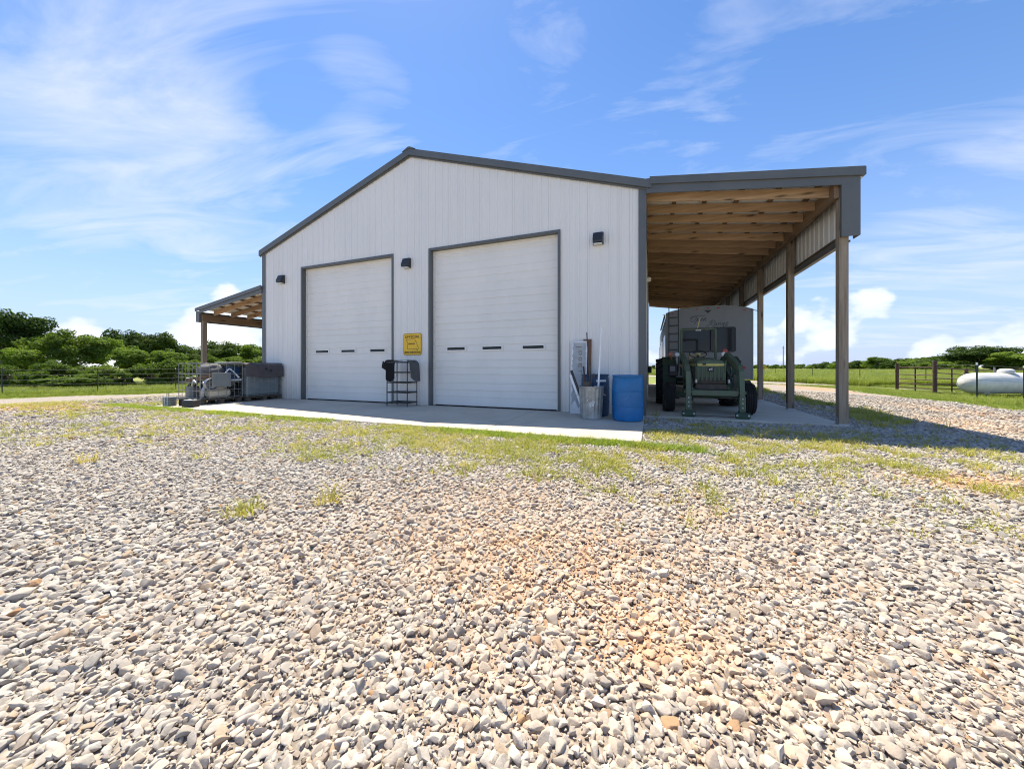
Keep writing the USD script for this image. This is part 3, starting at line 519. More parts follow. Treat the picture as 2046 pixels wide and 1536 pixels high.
# ------------------------------------------------------------------ shoe rack with floor mats
t = thing('metal_rack', 'black tube metal rack standing between the two garage doors with mats on it', 'rack', (-6.10, -0.36, 0.0), 0.0)
hw, hd = 0.33, 0.2
for sx in (-1, 1):
    for sy in (-1, 1): part('post', MB().tube([(sx * hw, sy * hd, 0), (sx * hw, sy * hd, 1.19)], 0.0135, 8), M['black'], t)
for z in (0.10, 0.37, 0.63, 0.90, 1.17):
    mb = MB()
    for sy in (-1, 1): mb.box((-hw, sy * hd - 0.009, z - 0.022), (hw, sy * hd + 0.009, z + 0.012))
    for sx in (-1, 1): mb.box((sx * hw - 0.009, -hd, z - 0.02), (sx * hw + 0.009, hd, z + 0.01))
    if z in (0.10, 0.37, 0.63):
        for q in np.linspace(-hd + 0.05, hd - 0.05, 7 if z == 0.1 else 3): mb.tube([(-hw, q, z), (hw, q, z)], 0.005, 5)
    part('shelf', mb, M['black'], t, smooth=False)
def drape(path, wid, axis, thick=0.007, wave=0.012, seed=0, cut=None):
    """a sheet hung along a 2d path (horizontal offset, height); wid its extent along the other axis"""
    rng = np.random.default_rng(seed); path = np.asarray(path, float); s = np.r_[0, np.cumsum(np.linalg.norm(np.diff(path, axis=0), axis=1))]; n = 26; k = 12
    q = np.linspace(0, s[-1], n); P = np.stack([np.interp(q, s, path[:, i]) for i in range(2)], 1)
    for _ in range(2): P[1:-1] = (P[:-2] + 2 * P[1:-1] + P[2:]) / 4
    tt = np.linspace(wid[0], wid[1], k); V = []; ph = rng.uniform(0, 6)
    for i in range(n):
        for j in range(k):
            w = wave * math.sin(j / k * 7 + ph + i * 0.13); e = 0.0 if cut is None else cut(i / (n - 1), j / (k - 1))
            a, h = P[i]; V.append((a + w, tt[j], h + e) if axis == 'x' else (tt[j], a + w, h + e))
    V = np.array(V); F = np.array([[i * k + j, (i + 1) * k + j, (i + 1) * k + j + 1, i * k + j + 1] for i in range(n - 1) for j in range(k - 1)]); F = np.vstack([F[:, [0, 1, 2]], F[:, [0, 2, 3]]])
    m = trimesh.Trimesh(V, F, process=False); nn = m.vertex_normals; N = len(V); B = V - nn * thick
    ed = trimesh.grouping.group_rows(m.edges_sorted, require_count=1); E = m.edges[ed]
    F2 = np.vstack([F, F[:, ::-1] + N, np.stack([E[:, 1], E[:, 0], E[:, 0] + N], 1), np.stack([E[:, 1], E[:, 0] + N, E[:, 1] + N], 1)])
    return MB().add(np.vstack([V, B]), F2)
bx, by = -6.10, -0.36
solo('floor_mat', drape([(by + 0.12, 1.20), (by - 0.19, 1.212), (by - 0.222, 1.10), (by - 0.235, 0.655)], (bx - 0.345, bx - 0.065), 'y', 0.009, 0.008, seed=1, cut=lambda u, v: 0.07 * (abs(v - 0.45) * 2) ** 3 if u > 0.85 else 0), M['mat'], 'black rubber floor mat hanging over the front left end of the metal rack', 'floor mat')
solo('floor_mat', drape([(bx - 0.28, 1.225), (bx - 0.40, 1.222), (bx - 0.47, 1.12), (bx - 0.52, 0.86)], (by - 0.17, by + 0.10), 'x', 0.008, 0.016, seed=2, cut=lambda u, v: 0.16 * (1 - v) if u > 0.6 else 0), M['matbrown'], 'brown grey floor mat folded over the far left end of the metal rack', 'floor mat')
solo('floor_mat', drape([(bx - 0.02, 1.235), (bx + 0.33, 1.225), (bx + 0.42, 1.14), (bx + 0.47, 0.66)], (by - 0.23, by + 0.17), 'x', seed=3, cut=lambda u, v: 0.13 * max(0, 0.45 - v) * 2 if u > 0.75 else 0), M['matgrey'], 'grey carpet floor mat hanging over the right end of the metal rack', 'floor mat')

# ------------------------------------------------------------------ barrels, bin, boards and poles at the right corner
def barrel(name, label, loc, mat, cat='barrel'):
    t = thing(name, label, cat, loc)
    pr = [(0.0, 0.0), (0.24, 0.0), (0.272, 0.012), (0.286, 0.05), (0.291, 0.2), (0.292, 0.285), (0.297, 0.292), (0.297, 0.312), (0.292, 0.319), (0.294, 0.45), (0.292, 0.565), (0.297, 0.572), (0.297, 0.592), (0.292, 0.599), (0.290, 0.72), (0.284, 0.80), (0.272, 0.835), (0.272, 0.845), (0.288, 0.85), (0.290, 0.858), (0.290, 0.876), (0.284, 0.882), (0.276, 0.876), (0.272, 0.858), (0.0, 0.852)]
    part('drum', MB().lathe(pr, n=48), mat, t)
    for s in (-1, 1): part('bung', MB().lathe([(0.045, 0.85), (0.045, 0.872), (0.035, 0.876), (0.0, 0.876)], (s * 0.17, 0, 0), n=16), M['pvc'] if s < 0 else mat, t)
    return t
barrel('plastic_barrel', 'bright blue plastic barrel standing on the apron at the right corner of the building', (-0.30, -0.83, 0.0), M['blue'])
nb = barrel('plastic_barrel', 'dark navy barrel against the wall behind the galvanised bin', (-1.00, -0.33, 0.0), M['navy'])
part('paper_label', MB().add(*(lambda a: (np.array([[0.294 * math.cos(q), 0.294 * math.sin(q), z] for z in (0.73, 0.77) for q in a]), np.array([[i, i + 1, i + 1 + len(a), i + len(a)] for i in range(len(a) - 1)])))(np.linspace(-1.35, -0.55, 8))), M['pvc'], nb)
bx, by = -1.00, -0.86
t = thing('galvanised_bin', 'ribbed galvanised trash bin with a white paint smear, full of rods and scrap', 'trash bin', (bx, by, 0.0))
n = 72; a = np.linspace(0, 2 * math.pi, n, endpoint=False); V = []
hs = [(0.0, 0.0), (0.0, 0.205), (0.02, 0.212), (0.05, 0.207), (0.10, 0.209), (0.56, 0.238), (0.62, 0.243), (0.638, 0.252), (0.652, 0.252), (0.655, 0.243), (0.60, 0.236), (0.10, 0.2), (0.10, 0.0)]
for h, r in hs:
    k = 0.0055 if 0.05 < h < 0.61 and r > 0.2059 and h != 0.60 else 0
    V += [((r + k * (1 if (i // 2) % 2 else -1)) * math.cos(q), (r + k * (1 if (i // 2) % 2 else -1)) * math.sin(q), h) for i, q in enumerate(a)]
F = np.array([[i * n + j, i * n + (j + 1) % n, (i + 1) * n + (j + 1) % n, (i + 1) * n + j] for i in range(len(hs) - 1) for j in range(n)])
part('can_body', MB().add(V, F), M['can'], t, smooth=25)
for s in (-1, 1): part('handle', MB().tube([(s * 0.245, -0.06, 0.5), (s * 0.285, -0.05, 0.47), (s * 0.285, 0.05, 0.47), (s * 0.245, 0.06, 0.5)], 0.006, 6), M['can'], t)
rng = np.random.default_rng(8); mb = MB()
for i in range(9):
    q = -1.42 - 0.33 + i * 0.078 + rng.uniform(-0.01, 0.01); z = 0.33 + rng.uniform(-0.06, 0.06); r = 0.2275
    c = np.array([r * math.cos(q), r * math.sin(q), z]); u = np.array([-math.sin(q), math.cos(q), 0]); h = rng.uniform(0.025, 0.075) * (0.5 if i in (0, 8) else 1); w = rng.uniform(0.004, 0.0105); l = rng.uniform(-0.02, 0.02)
    mb.prism([(-w, -h), (w, -h * 0.8), (w * 1.2 + l, h), (-w + l, h * 0.7)], c, u, (0, 0, 1), (c[0] * 0.016, c[1] * 0.016, 0))
part('paint_smear', mb, M['chip'], t, smooth=False)
# board with peeling paint and a brown board behind
solo('brown_board', MB().box((-0.02, -0.012, 0), (0.16, 0.012, 1.66)).rot(Rx(-0.075)).rot(Ry(0.012), (-1.30, -0.165, 0.01)), M['brownb'], 'narrow brown board leaning on the wall behind the navy barrel', 'board', smooth=False)
t = thing('painted_board', 'tall whitish board with peeling paint and sideways worn letters leaning on the wall', 'board', (-1.36, -0.24, 0.0))
R = Rx(-0.10)
part('panel', MB().box((-0.20, -0.016, 0.0), (0.155, 0.016, 1.63)).rot(R), M['peel'], t, smooth=False)
rng = np.random.default_rng(5); pl = []
for s in (-1, 1):
    zz = np.linspace(0.0, 1.63, 30); e = 0.018 + 0.022 * rng.random(30) * (1.5 if s < 0 else 0.8); xs = -0.20 if s < 0 else 0.155
    pl.append(Polygon(list(zip(xs - s * -0.0 + (-s) * e, zz)) + [(xs, 1.63), (xs, 0)]))
pl.append(sbox(-0.2, 1.595, 0.155, 1.63)); pl.append(Polygon([(-0.2, 0.0), (0.155, 0), (0.1, 0.25), (-0.02, 0.12), (-0.1, 0.3), (-0.17, 0.2)]))
mb = MB(); u = shapely.union_all([p.buffer(0) for p in pl])
for gm in getattr(u, 'geoms', [u]): mb.prism(gm, (0, -0.0165, 0), (1, 0, 0), (0, 0, 1), (0, -0.002, 0))
part('white_paint', mb.rot(R), M['chip'], t, smooth=False)
for i, ch in enumerate('DGET'):
    v, f = letters(ch, 0.095, 0.078); v = v @ Ry(math.pi / 2).T
    part('lettering', MB().add(v + np.array([0.005, -0.018, 1.36 - i * 0.138]), f).rot(R), M['letter'], t, smooth=False)
part('worn_slot', MB().box((-0.10, -0.019, 1.49), (0.03, -0.0162, 1.503)).rot(R), M['brownb'], t, smooth=False)
# what stands in the bin
def stick(name, p, q, r, mat, label, cat='rod', n=8):
    solo(name, MB().tube([p, q], r, n), mat, label, cat)
stick('plastic_pipe', (bx + 0.12, by - 0.02, 0.11), (-0.815, by + 0.12, 1.84), 0.021, M['pvc'], 'long white plastic pipe standing upright in the galvanised bin', 'pipe', 12)
stick('steel_rod', (bx + 0.02, by + 0.03, 0.11), (-1.165, by + 0.45, 1.78), 0.013, M['castiron'], 'thin dark steel rod, tallest of the rods in the galvanised bin', 'rod')
stick('steel_rod', (bx - 0.03, by + 0.1, 0.11), (bx - 0.09, by + 0.42, 1.02), 0.02, M['castiron'], 'short rusty rod leaning in the middle of the galvanised bin', 'rod')
stick('copper_pipe', (bx - 0.08, by + 0.05, 0.11), (bx - 0.20, by + 0.26, 1.05), 0.018, M['rust'], 'brown pipe in the galvanised bin in front of the painted board', 'pipe')
t = thing('wiper_bar', 'black and white flat bar leaning out of the left side of the galvanised bin', 'bar', (bx - 0.12, by - 0.02, 0.14))
for nm, o, w, m_, l in (('white_strip', -0.032, 0.05, 'pvc', 0.80), ('black_strip', 0.012, 0.055, 'black', 0.88)):
    part(nm, MB().box((o - w / 2, -0.012, 0), (o + w / 2, 0.012, l)).rot(Ry(-0.36)).rot(Rx(-0.1)), M[m_], t, smooth=False)
solo('scrap_iron', MB().tube([(bx - 0.02, by - 0.05, 0.5), (bx + 0.0, by + 0.1, 0.88), (bx + 0.03, by + 0.12, 0.90), (bx + 0.05, by + 0.08, 0.84)], 0.014, 7).box((bx - 0.17, by + 0.02, 0.30), (bx - 0.03, by + 0.06, 0.74)), M['castiron'], 'bent piece of rusty iron sticking up in the bin', 'scrap')
M['cagewire'] = flat('dull_galvanised', (0.30, 0.30, 0.295), 0.55, metal=0.5, var=0.15, vscale=11)
# ------------------------------------------------------------------ tractor with front loader
T0 = np.array([1.35, 1.10, -0.004])
tr = thing('loader_tractor', 'old green tractor with a front loader, no bucket, parked under the tall canopy', 'tractor', T0)
def wheel(name, c, r, w, rim_r, lug, side, rim_mat):
    c = np.array(c, float); hw = w / 2; sh = 0.10 * r
    pr = [(rim_r, -hw * 0.72), (rim_r + 0.02, -hw * 0.86), (r * 0.80, -hw), (r - sh * 0.55, -hw * 0.97), (r - 0.022, -hw * 0.78), (r - 0.006, -hw * 0.35), (r, 0), (r - 0.006, hw * 0.35), (r - 0.022, hw * 0.78), (r - sh * 0.55, hw * 0.97), (r * 0.80, hw), (rim_r + 0.02, hw * 0.86), (rim_r, hw * 0.72)]
    mb = MB().lathe(pr, c, 'x', 48)
    if lug == 'bar':
        n = 20
        for s in (-1, 1):
            for i in range(n):
                a0 = 2 * math.pi * (i + (0.5 if s > 0 else 0)) / n; P = []
                for k, (u, da) in enumerate(((0.02, 0.0), (0.5, 0.16), (0.97, 0.33))):
                    rr = r + 0.012 - (0.03 if u > 0.9 else 0.006 if u > 0.4 else 0); a1 = a0 + da
                    P.append(c + np.array([s * hw * u, rr * math.cos(a1), rr * math.sin(a1)]))
                for p, q in zip(P[:-1], P[1:]):
                    rad = (p + q) / 2 - c; rad[0] = 0; mb.beam(p, q, 0.042, 0.05, up=rad / np.linalg.norm(rad))
    elif lug == 'ribs':
        for u in (-0.55, -0.18, 0.18, 0.55): mb.lathe([(r - 0.02, u * hw - 0.016), (r + 0.009, u * hw - 0.012), (r + 0.009, u * hw + 0.012), (r - 0.02, u * hw + 0.016)], c, 'x', 40)
    w_ = part(name, mb, M['rubber'], tr)
    d = side
    part('rim', MB().lathe([(rim_r + 0.005, -hw * 0.7), (rim_r + 0.012, -hw * 0.74), (rim_r - 0.02, -hw * 0.6), (rim_r - 0.03, 0), (rim_r - 0.02, hw * 0.6), (rim_r + 0.012, hw * 0.74), (rim_r + 0.005, hw * 0.7)], c, 'x', 32).lathe([(0, d * hw * 0.25), (0.06, d * hw * 0.28), (0.08, d * hw * 0.1), (rim_r - 0.02, d * hw * 0.2)], c, 'x', 32), rim_mat, w_)
    return w_
wheel('front_wheel', (-0.83, 0.0, 0.345), 0.345, 0.26, 0.20, 'ribs', -1, M['tyellow']); wheel('front_wheel', (0.76, -0.03, 0.345), 0.345, 0.235, 0.20, 'ribs', 1, M['tyellow'])
wheel('rear_wheel', (-0.87, 1.88, 0.635), 0.625, 0.42, 0.34, 'bar', -1, M['tyellow']); wheel('rear_wheel', (0.76, 1.88, 0.635), 0.625, 0.42, 0.34, 'bar', 1, M['tyellow'])
part('front_axle', MB().box((-0.70, -0.06, 0.33), (0.70, 0.06, 0.45), 0.015).tube([(-0.72, 0, 0.345), (-0.6, 0, 0.345)], 0.05, 10).tube([(0.6, 0, 0.345), (0.72, 0, 0.345)], 0.05, 10), M['dgreen'], tr, smooth=False)
part('rear_axle', MB().tube([(-0.72, 1.88, 0.635), (0.72, 1.88, 0.635)], 0.11, 14).box((-0.25, 1.4, 0.45), (0.25, 2.2, 0.95), 0.04), M['dgreen'], tr)
part('engine_block', MB().box((-0.20, -0.1, 0.46), (0.20, 1.5, 0.80), 0.03).box((-0.25, 0.15, 0.62), (0.25, 0.75, 0.95), 0.03).tube([(-0.26, 0.3, 0.6), (-0.30, 0.6, 0.66), (-0.27, 0.9, 0.6)], 0.04, 8), M['dgreen'], tr, smooth=False)
# hood: rounded section swept back
sec = [(-0.285, 0.84), (-0.285, 1.06), (-0.272, 1.14), (-0.235, 1.185), (-0.16, 1.205), (0, 1.212), (0.16, 1.205), (0.235, 1.185), (0.272, 1.14), (0.285, 1.06), (0.285, 0.84)]
rows = [(-0.36, 0.90, -0.035), (-0.335, 0.985, -0.008), (-0.28, 1.0, 0.0), (0.3, 1.01, 0.035), (0.9, 1.02, 0.07), (1.05, 1.02, 0.08)]
V = [(x * k, y, z + dz + (0.0 if z < 1.1 else 0)) for y, k, dz in rows for x, z in sec]; n = len(sec)
F = np.array([[i * n + j + 1, i * n + j, (i + 1) * n + j, (i + 1) * n + j + 1] for i in range(len(rows) - 1) for j in range(n - 1)])
mb = MB().add(V, F); mb.add([V[j] for j in range(n)], [[0, j, j + 1] for j in range(1, n - 1)]); mb.add([V[(len(rows) - 1) * n + j] for j in range(n)], [[0, j + 1, j] for j in range(1, n - 1)])
part('hood', mb, M['green'], tr, smooth=35)
part('hood_stripe', MB().box((-0.262, -0.372, 1.065), (0.262, -0.358, 1.115), 0.004).box((-0.293, -0.30, 1.065), (-0.2865, 0.95, 1.12)).box((0.2865, -0.30, 1.065), (0.293, 0.95, 1.12)), M['tyellow'], tr, smooth=False)
part('grille_screen', MB().box((-0.262, -0.345, 0.69), (0.262, -0.30, 1.055)).box((-0.275, -0.30, 0.66), (0.275, 0.15, 0.84)), M['castiron'], tr, smooth=False)
for i in range(7):
    x = -0.245 + i * 0.0817; part('grille_slat', MB().box((x - 0.024, -0.378, 0.74), (x + 0.024, -0.346, 1.05), 0.008), M['green'], tr, smooth=False)
for s in (-1, 1): part('grille_cheek', MB().box((s * 0.295, -0.36, 0.68), (s * 0.265, 0.1, 1.055)), M['green'], tr, smooth=False)
bd = part('badge', MB().box((-0.055, -0.392, 0.945), (0.055, -0.379, 1.035), 0.004), M['black'], tr, smooth=False)
deer = Polygon([(-.038, -.012), (-.03, .008), (-.012, .012), (.012, .006), (.02, .02), (.012, .034), (.024, .030), (.036, .022), (.026, .012), (.024, -.004), (.038, -.02), (.034, -.024), (.014, -.008), (-.012, -.006), (-.022, -.024), (-.028, -.024), (-.024, -.006)])
part('emblem', MB().prism(deer, (0, -0.3925, 0.99), (1, 0, 0), (0, 0, 1), (0, -0.002, 0)), M['lampglass'], bd, smooth=False)
part('hood_latch', MB().box((-0.16, -0.385, 1.085), (-0.09, -0.366, 1.13), 0.005), M['black'], tr, smooth=False)
mb = MB().box((-0.30, -0.46, 0.55), (0.30, -0.30, 0.665), 0.01)
part('front_bumper', mb, M['castiron'], tr, smooth=False)
for i in range(9): part('bumper_slot', MB().box((-0.235 + i * 0.058, -0.466, 0.45), (-0.205 + i * 0.058, -0.36, 0.545)), M['castiron'], tr, smooth=False)
# loader
for s in (-1, 1):
    x = s * 0.485; w = 0.086
    arm = MB(); P = [(-0.86, 0.10), (-0.845, 0.50), (-0.55, 0.92), (0.55, 1.36), (0.98, 1.22)]
    up = [((-0.93, 0.09), (-0.79, 0.09), (-0.78, 0.55), (-0.66, 0.93), (0.60, 1.25), (1.02, 1.12), (1.06, 1.24), (0.62, 1.39), (0.48, 1.385), (-0.70, 1.075), (-0.86, 0.95), (-0.925, 0.56))]
    arm.prism(up[0], (x - w / 2, 0, 0), (0, 1, 0), (0, 0, 1), (w, 0, 0))
    ap = part('loader_arm', arm, M['green'], tr, smooth=False)
    part('arm_gusset', MB().box((x - w / 2 - 0.012, -0.945, 0.16), (x + w / 2 + 0.012, -0.90, 0.44), 0.004).tube([(x - 0.075, -0.86, 0.52), (x + 0.075, -0.86, 0.52)], 0.035, 12), M['green'], ap, smooth=False)
    part('mounting_plate', MB().box((x - 0.135, -0.97, 0.006), (x + 0.135, -0.93, 0.13), 0.02).box((x - 0.06, -0.93, 0.03), (x + 0.06, -0.80, 0.15), 0.01), M['dgreen'], ap, smooth=False)
    for q in (-1, 1): part('pin', MB().lathe([(0, -0.008), (0.02, -0.006), (0.02, 0.004)], (x + q * 0.1, -0.972, 0.07), 'y', 10), M['steel'], ap)
    part('mast', MB().box((s * 0.40 - 0.05, 0.78, 0.36), (s * 0.40 + 0.05, 0.96, 1.20), 0.008).box((s * 0.30 - 0.1, 0.75, 0.40), (s * 0.30 + 0.1, 0.98, 0.50), 0.008).beam((s * 0.36, -0.30, 0.55), (s * 0.40, 0.85, 0.62), 0.05, 0.1), M['green'], tr, smooth=False)
    part('lift_cylinder', MB().tube([(s * 0.41, 0.75, 0.52), (s * 0.47, 0.05, 0.80)], 0.034, 12).tube([(s * 0.47, 0.05, 0.80), (s * 0.48, -0.35, 0.93)], 0.017, 10), M['dgreen'], tr)
    part('tilt_cylinder', MB().tube([(s * 0.385, 0.2, 0.98), (s * 0.385, -0.45, 0.75)], 0.03, 12).tube([(s * 0.385, -0.45, 0.75), (s * 0.40, -0.80, 0.33)], 0.015, 10), M['dgreen'], tr)
    for k in range(2): part('hydraulic_hose', MB().tube([(s * (0.41 + 0.03 * k), -0.70, 0.56), (s * (0.36 - 0.03 * k), -0.62, 0.72 + 0.04 * k), (s * (0.35 + 0.02 * k), -0.45, 0.92 + 0.03 * k), (s * 0.43, -0.1, 1.05), (s * 0.45, 0.4, 1.2)], 0.011, 6), M['black'], tr)
part('cross_tube', MB().box((-0.43, -0.885, 0.445), (0.43, -0.775, 0.56), 0.012), M['green'], tr, smooth=False)
part('brace_bar', MB().tube([(-0.35, -0.90, 0.03), (0.35, -0.90, 0.028)], 0.011, 6), M['castiron'], tr)
# platform, fenders, seat, wheel, roll frame, lamps
for s in (-1, 1):
    mb = MB(); a = np.linspace(-0.35, 2.5, 14); c = np.array([0, 1.88, 0.635])
    V = [(s * q, c[1] - rr * math.cos(t), c[2] + rr * math.sin(t)) for t in a for q, rr in ((0.60, 0.70), (0.92, 0.70), (0.92, 0.685), (0.60, 0.685))]
    F = [[i * 4 + j, i * 4 + (j + 1) % 4, (i + 1) * 4 + (j + 1) % 4, (i + 1) * 4 + j] for i in range(len(a) - 1) for j in range(4)]; F = np.array(F)
    mb.add(V, F if s < 0 else F[:, ::-1]); mb.box((s * 0.60, 1.35, 0.80), (s * 0.585, 2.35, 1.24), 0.003)
    part('fender', mb, M['dgreen'], tr)
    part('headlamp', MB().lathe([(0, -0.075), (0.05, -0.07), (0.06, -0.05), (0.05, 0.02), (0.02, 0.05), (0, 0.05)], (s * 0.555 + 0.0, 1.50, 1.38), 'y', 18).tube([(s * 0.555, 1.52, 1.16), (s * 0.555, 1.52, 1.34)], 0.012, 6), M['lampglass'], tr)
    part('warning_lamp', MB().lathe([(0, -0.05), (0.055, -0.045), (0.06, 0.03), (0, 0.035)], (s * 0.71 if s < 0 else 0.60, 1.55, 1.39 if s < 0 else 1.46), 'y', 16).tube([(s * 0.69, 1.56, 1.16), (s * 0.70, 1.56, 1.35)], 0.012, 6), M['orange'] if s < 0 else M['red'], tr)
part('platform', MB().box((-0.58, 1.0, 0.62), (0.58, 1.9, 0.66)), M['dgreen'], tr, smooth=False)
part('dashboard', MB().box((-0.22, 1.02, 0.95), (0.22, 1.2, 1.27), 0.03), M['black'], tr, smooth=False)
part('seat', MB().box((-0.24, 1.62, 0.98), (0.24, 2.02, 1.08), 0.035).box((-0.24, 1.98, 1.05), (0.24, 2.10, 1.42), 0.04), M['seat'], tr, smooth=False)
part('tool_box', MB().box((-0.50, 1.1, 1.02), (-0.28, 1.4, 1.25), 0.03), M['seat'], tr, smooth=False)
a = np.linspace(0, 2 * math.pi, 25); ring = np.stack([0.205 * np.cos(a), 0.205 * np.sin(a), 0 * a], 1) @ Rx(0.5).T + np.array([-0.06, 1.34, 1.385])
sw = MB().tube(ring, 0.013, 7, cap=False).tube([(-0.06, 1.34, 1.38), (-0.06, 1.18, 1.20)], 0.018, 8)
for q in (0.3, 2.4, 4.5): sw.tube([ring[int(q / 6.283 * 24)], (-0.06, 1.34, 1.375)], 0.009, 6)
part('steering_wheel', sw, M['black'], tr)
part('steering_hub', MB().lathe([(0, 0.03), (0.06, 0.02), (0.07, -0.02), (0, -0.03)], (-0.06, 1.34, 1.385), 'z', 14), M['tyellow'], tr)
rf = MB()
for s in (-1, 1): rf.box((s * 0.425 - 0.028, 1.80, 0.80), (s * 0.425 + 0.028, 1.87, 2.08), 0.006)
rf.box((-0.44, 1.80, 2.06), (0.44, 1.87, 2.115), 0.012)
part('roll_frame', rf, M['green'], tr, smooth=False)
part('roof_lamp', MB().box((-0.07, 1.77, 2.045), (0.07, 1.80, 2.075), 0.006), M['lampglass'], tr, smooth=False)
part('flag_stick', MB().tube([(-0.02, 1.82, 2.10), (0.05, 1.86, 2.40)], 0.011, 6), M['tyellow'], tr)
bb = part('battery_box', MB().box((-0.78, 1.02, 0.80), (-0.56, 1.25, 1.12), 0.02), M['black'], tr, smooth=False)
part('label_plate', MB().box((-0.755, 1.013, 0.93), (-0.63, 1.0195, 1.06)), M['plate'], bb, smooth=False)
for s in (-1, 1):
    part('tie_rod', MB().tube([(s * 0.18, -0.16, 0.36), (s * 0.64, -0.14, 0.35)], 0.016, 7), M['castiron'], tr)
    part('side_rail', MB().box((s * 0.31, -0.32, 0.46), (s * 0.27, 0.9, 0.60), 0.006), M['dgreen'], tr, smooth=False)
    part('front_brace', MB().beam((s * 0.43, -0.80, 0.58), (s * 0.31, -0.38, 0.52), 0.04, 0.06), M['green'], tr, smooth=False)
    part('bell_crank', MB().prism([(-0.80, 0.52), (-0.70, 0.52), (-0.52, 0.86), (-0.60, 0.90)], (s * 0.405 - 0.012, 0, 0), (0, 1, 0), (0, 0, 1), (0.024, 0, 0)), M['castiron'], tr, smooth=False)
    for k in range(3): part('bolt', MB().lathe([(0, -0.012), (0.016, -0.01), (0.016, 0.004)], (s * 0.485, -0.948, 0.22 + 0.09 * k), 'y', 6), M['steel'], tr)
    part('coupling', MB().box((s * 0.33, -0.62, 0.70), (s * 0.29, -0.54, 0.78), 0.006), M['steel'], tr, smooth=False)
part('air_filter', MB().lathe([(0, -0.12), (0.08, -0.12), (0.085, 0.1), (0, 0.12)], (-0.33, 0.55, 1.02), 'y', 16), M['black'], tr)
part('radiator_cap', MB().lathe([(0, 0.02), (0.03, 0.02), (0.03, -0.02)], (0.0, 0.05, 1.235), 'z', 10), M['castiron'], tr)
part('breather', MB().lathe([(0, 0.0), (0.05, 0.0), (0.05, 0.2), (0.03, 0.24), (0, 0.24)], (0.40, 0.5, 1.02), 'z', 12), M['dgreen'], tr)

# ------------------------------------------------------------------ travel trailer behind the tractor
rv = thing('travel_trailer', 'grey travel trailer seen from its rear, parked behind the tractor under the tall canopy', 'travel trailer', (1.87, 5.02, 0.0))
Hh = 1.25; prof = [(-Hh, 0.66), (Hh, 0.66)] + [(Hh * q, 2.86 + 0.17 * (1 - q * q) ** 0.8) for q in np.linspace(1, -1, 25)]
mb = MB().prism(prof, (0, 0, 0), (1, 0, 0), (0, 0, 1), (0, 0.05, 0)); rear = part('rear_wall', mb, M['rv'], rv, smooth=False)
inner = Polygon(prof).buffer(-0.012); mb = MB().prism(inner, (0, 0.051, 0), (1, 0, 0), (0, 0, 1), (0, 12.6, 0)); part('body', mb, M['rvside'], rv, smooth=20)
out = Polygon(prof); rim = out.buffer(0.012).difference(out.buffer(-0.02)); part('edge_trim', MB().prism(rim, (0, -0.012, 0), (1, 0, 0), (0, 0, 1), (0, 0.035, 0)), M['plate'], rv, smooth=20)
for i, (a0, a1) in enumerate(((-0.74, 0.03), (0.11, 0.74))):
    fr = sbox(a0 - 0.05, 1.52, a1 + 0.05, 2.33).buffer(0.0).buffer(-0.07).buffer(0.07, 5); gl = fr.buffer(-0.04)
    wf = part('window_frame', MB().prism(fr.difference(gl), (0, -0.022, 0), (1, 0, 0), (0, 0, 1), (0, 0.021, 0)), M['black'], rv, smooth=False)
    part('pane', MB().prism(gl.buffer(0.002), (0, -0.010, 0), (1, 0, 0), (0, 0, 1), (0, 0.009, 0)), M['glass'], wf, smooth=False)
ld = MB()
for s in (-1, 1): ld.tube([(-1.03 + s * 0.145, -0.02, 0.9), (-1.03 + s * 0.145, -0.11, 0.95), (-1.03 + s * 0.145, -0.11, 2.9), (-1.03 + s * 0.145, -0.10, 3.04), (-1.03 + s * 0.145, 0.12, 3.06)], 0.014, 7)
lad = part('ladder', ld, M['black'], rv)
for z in np.arange(1.08, 2.9, 0.27): part('rung', MB().tube([(-1.175, -0.11, z), (-0.885, -0.11, z)], 0.012, 6), M['black'], lad)
for x, z in ((-1.06, 2.83), (-0.32, 2.955), (0.0, 2.965), (0.30, 2.955), (1.02, 2.84)): part('marker_light', MB().box((x - 0.04, -0.02, z - 0.014), (x + 0.04, -0.001, z + 0.014), 0.004), M['red'], rv, smooth=False)
part('emblem', MB().prism([(-0.11, 2.90), (0.11, 2.90), (0.03, 2.83), (0, 2.80), (-0.03, 2.83)], (0, -0.004, 0), (1, 0, 0), (0, 0, 1), (0, 0.003, 0)), M['black'], rv, smooth=False)
part('tail_light', MB().lathe([(0, -0.03), (0.08, -0.025), (0.085, 0)], (-1.05, 0, 1.30), 'y', 18), M['red'], rv)
part('tail_light', MB().prism([(0.70, 1.03), (0.98, 0.99), (0.98, 1.06), (0.74, 1.17), (0.70, 1.17)], (0.07, -0.03, -0.02), (1, 0, 0), (0, 0, 1), (0, 0.029, 0)), M['red'], rv, smooth=False)
part('bumper', MB().box((-1.15, -0.16, 0.50), (1.15, -0.04, 0.62), 0.01).box((0.75, -0.17, 0.50), (1.16, -0.1, 0.60)), M['black'], rv, smooth=False)
for s in (-1, 1): part('gutter_spout', MB().beam((s * 1.22, -0.02, 2.84), (s * 1.36, -0.04, 2.80), 0.03, 0.02), M['plate'], rv, smooth=False)
for y0, y1, z0 in ((0.7, 1.3, 1.3), (1.7, 2.3, 1.3), (4.0, 5.2, 1.4), (7.0, 8.0, 1.4), (9.4, 10.2, 0.9)): part('side_window', MB().box((-Hh - 0.012, y0, z0), (-Hh + 0.011, y1, 2.2)), M['glass'], rv, smooth=False)
part('awning_rail', MB().tube([(-Hh - 0.05, 0.05, 2.78), (-Hh - 0.05, 5.0, 2.78)], 0.03, 8), M['plate'], rv)
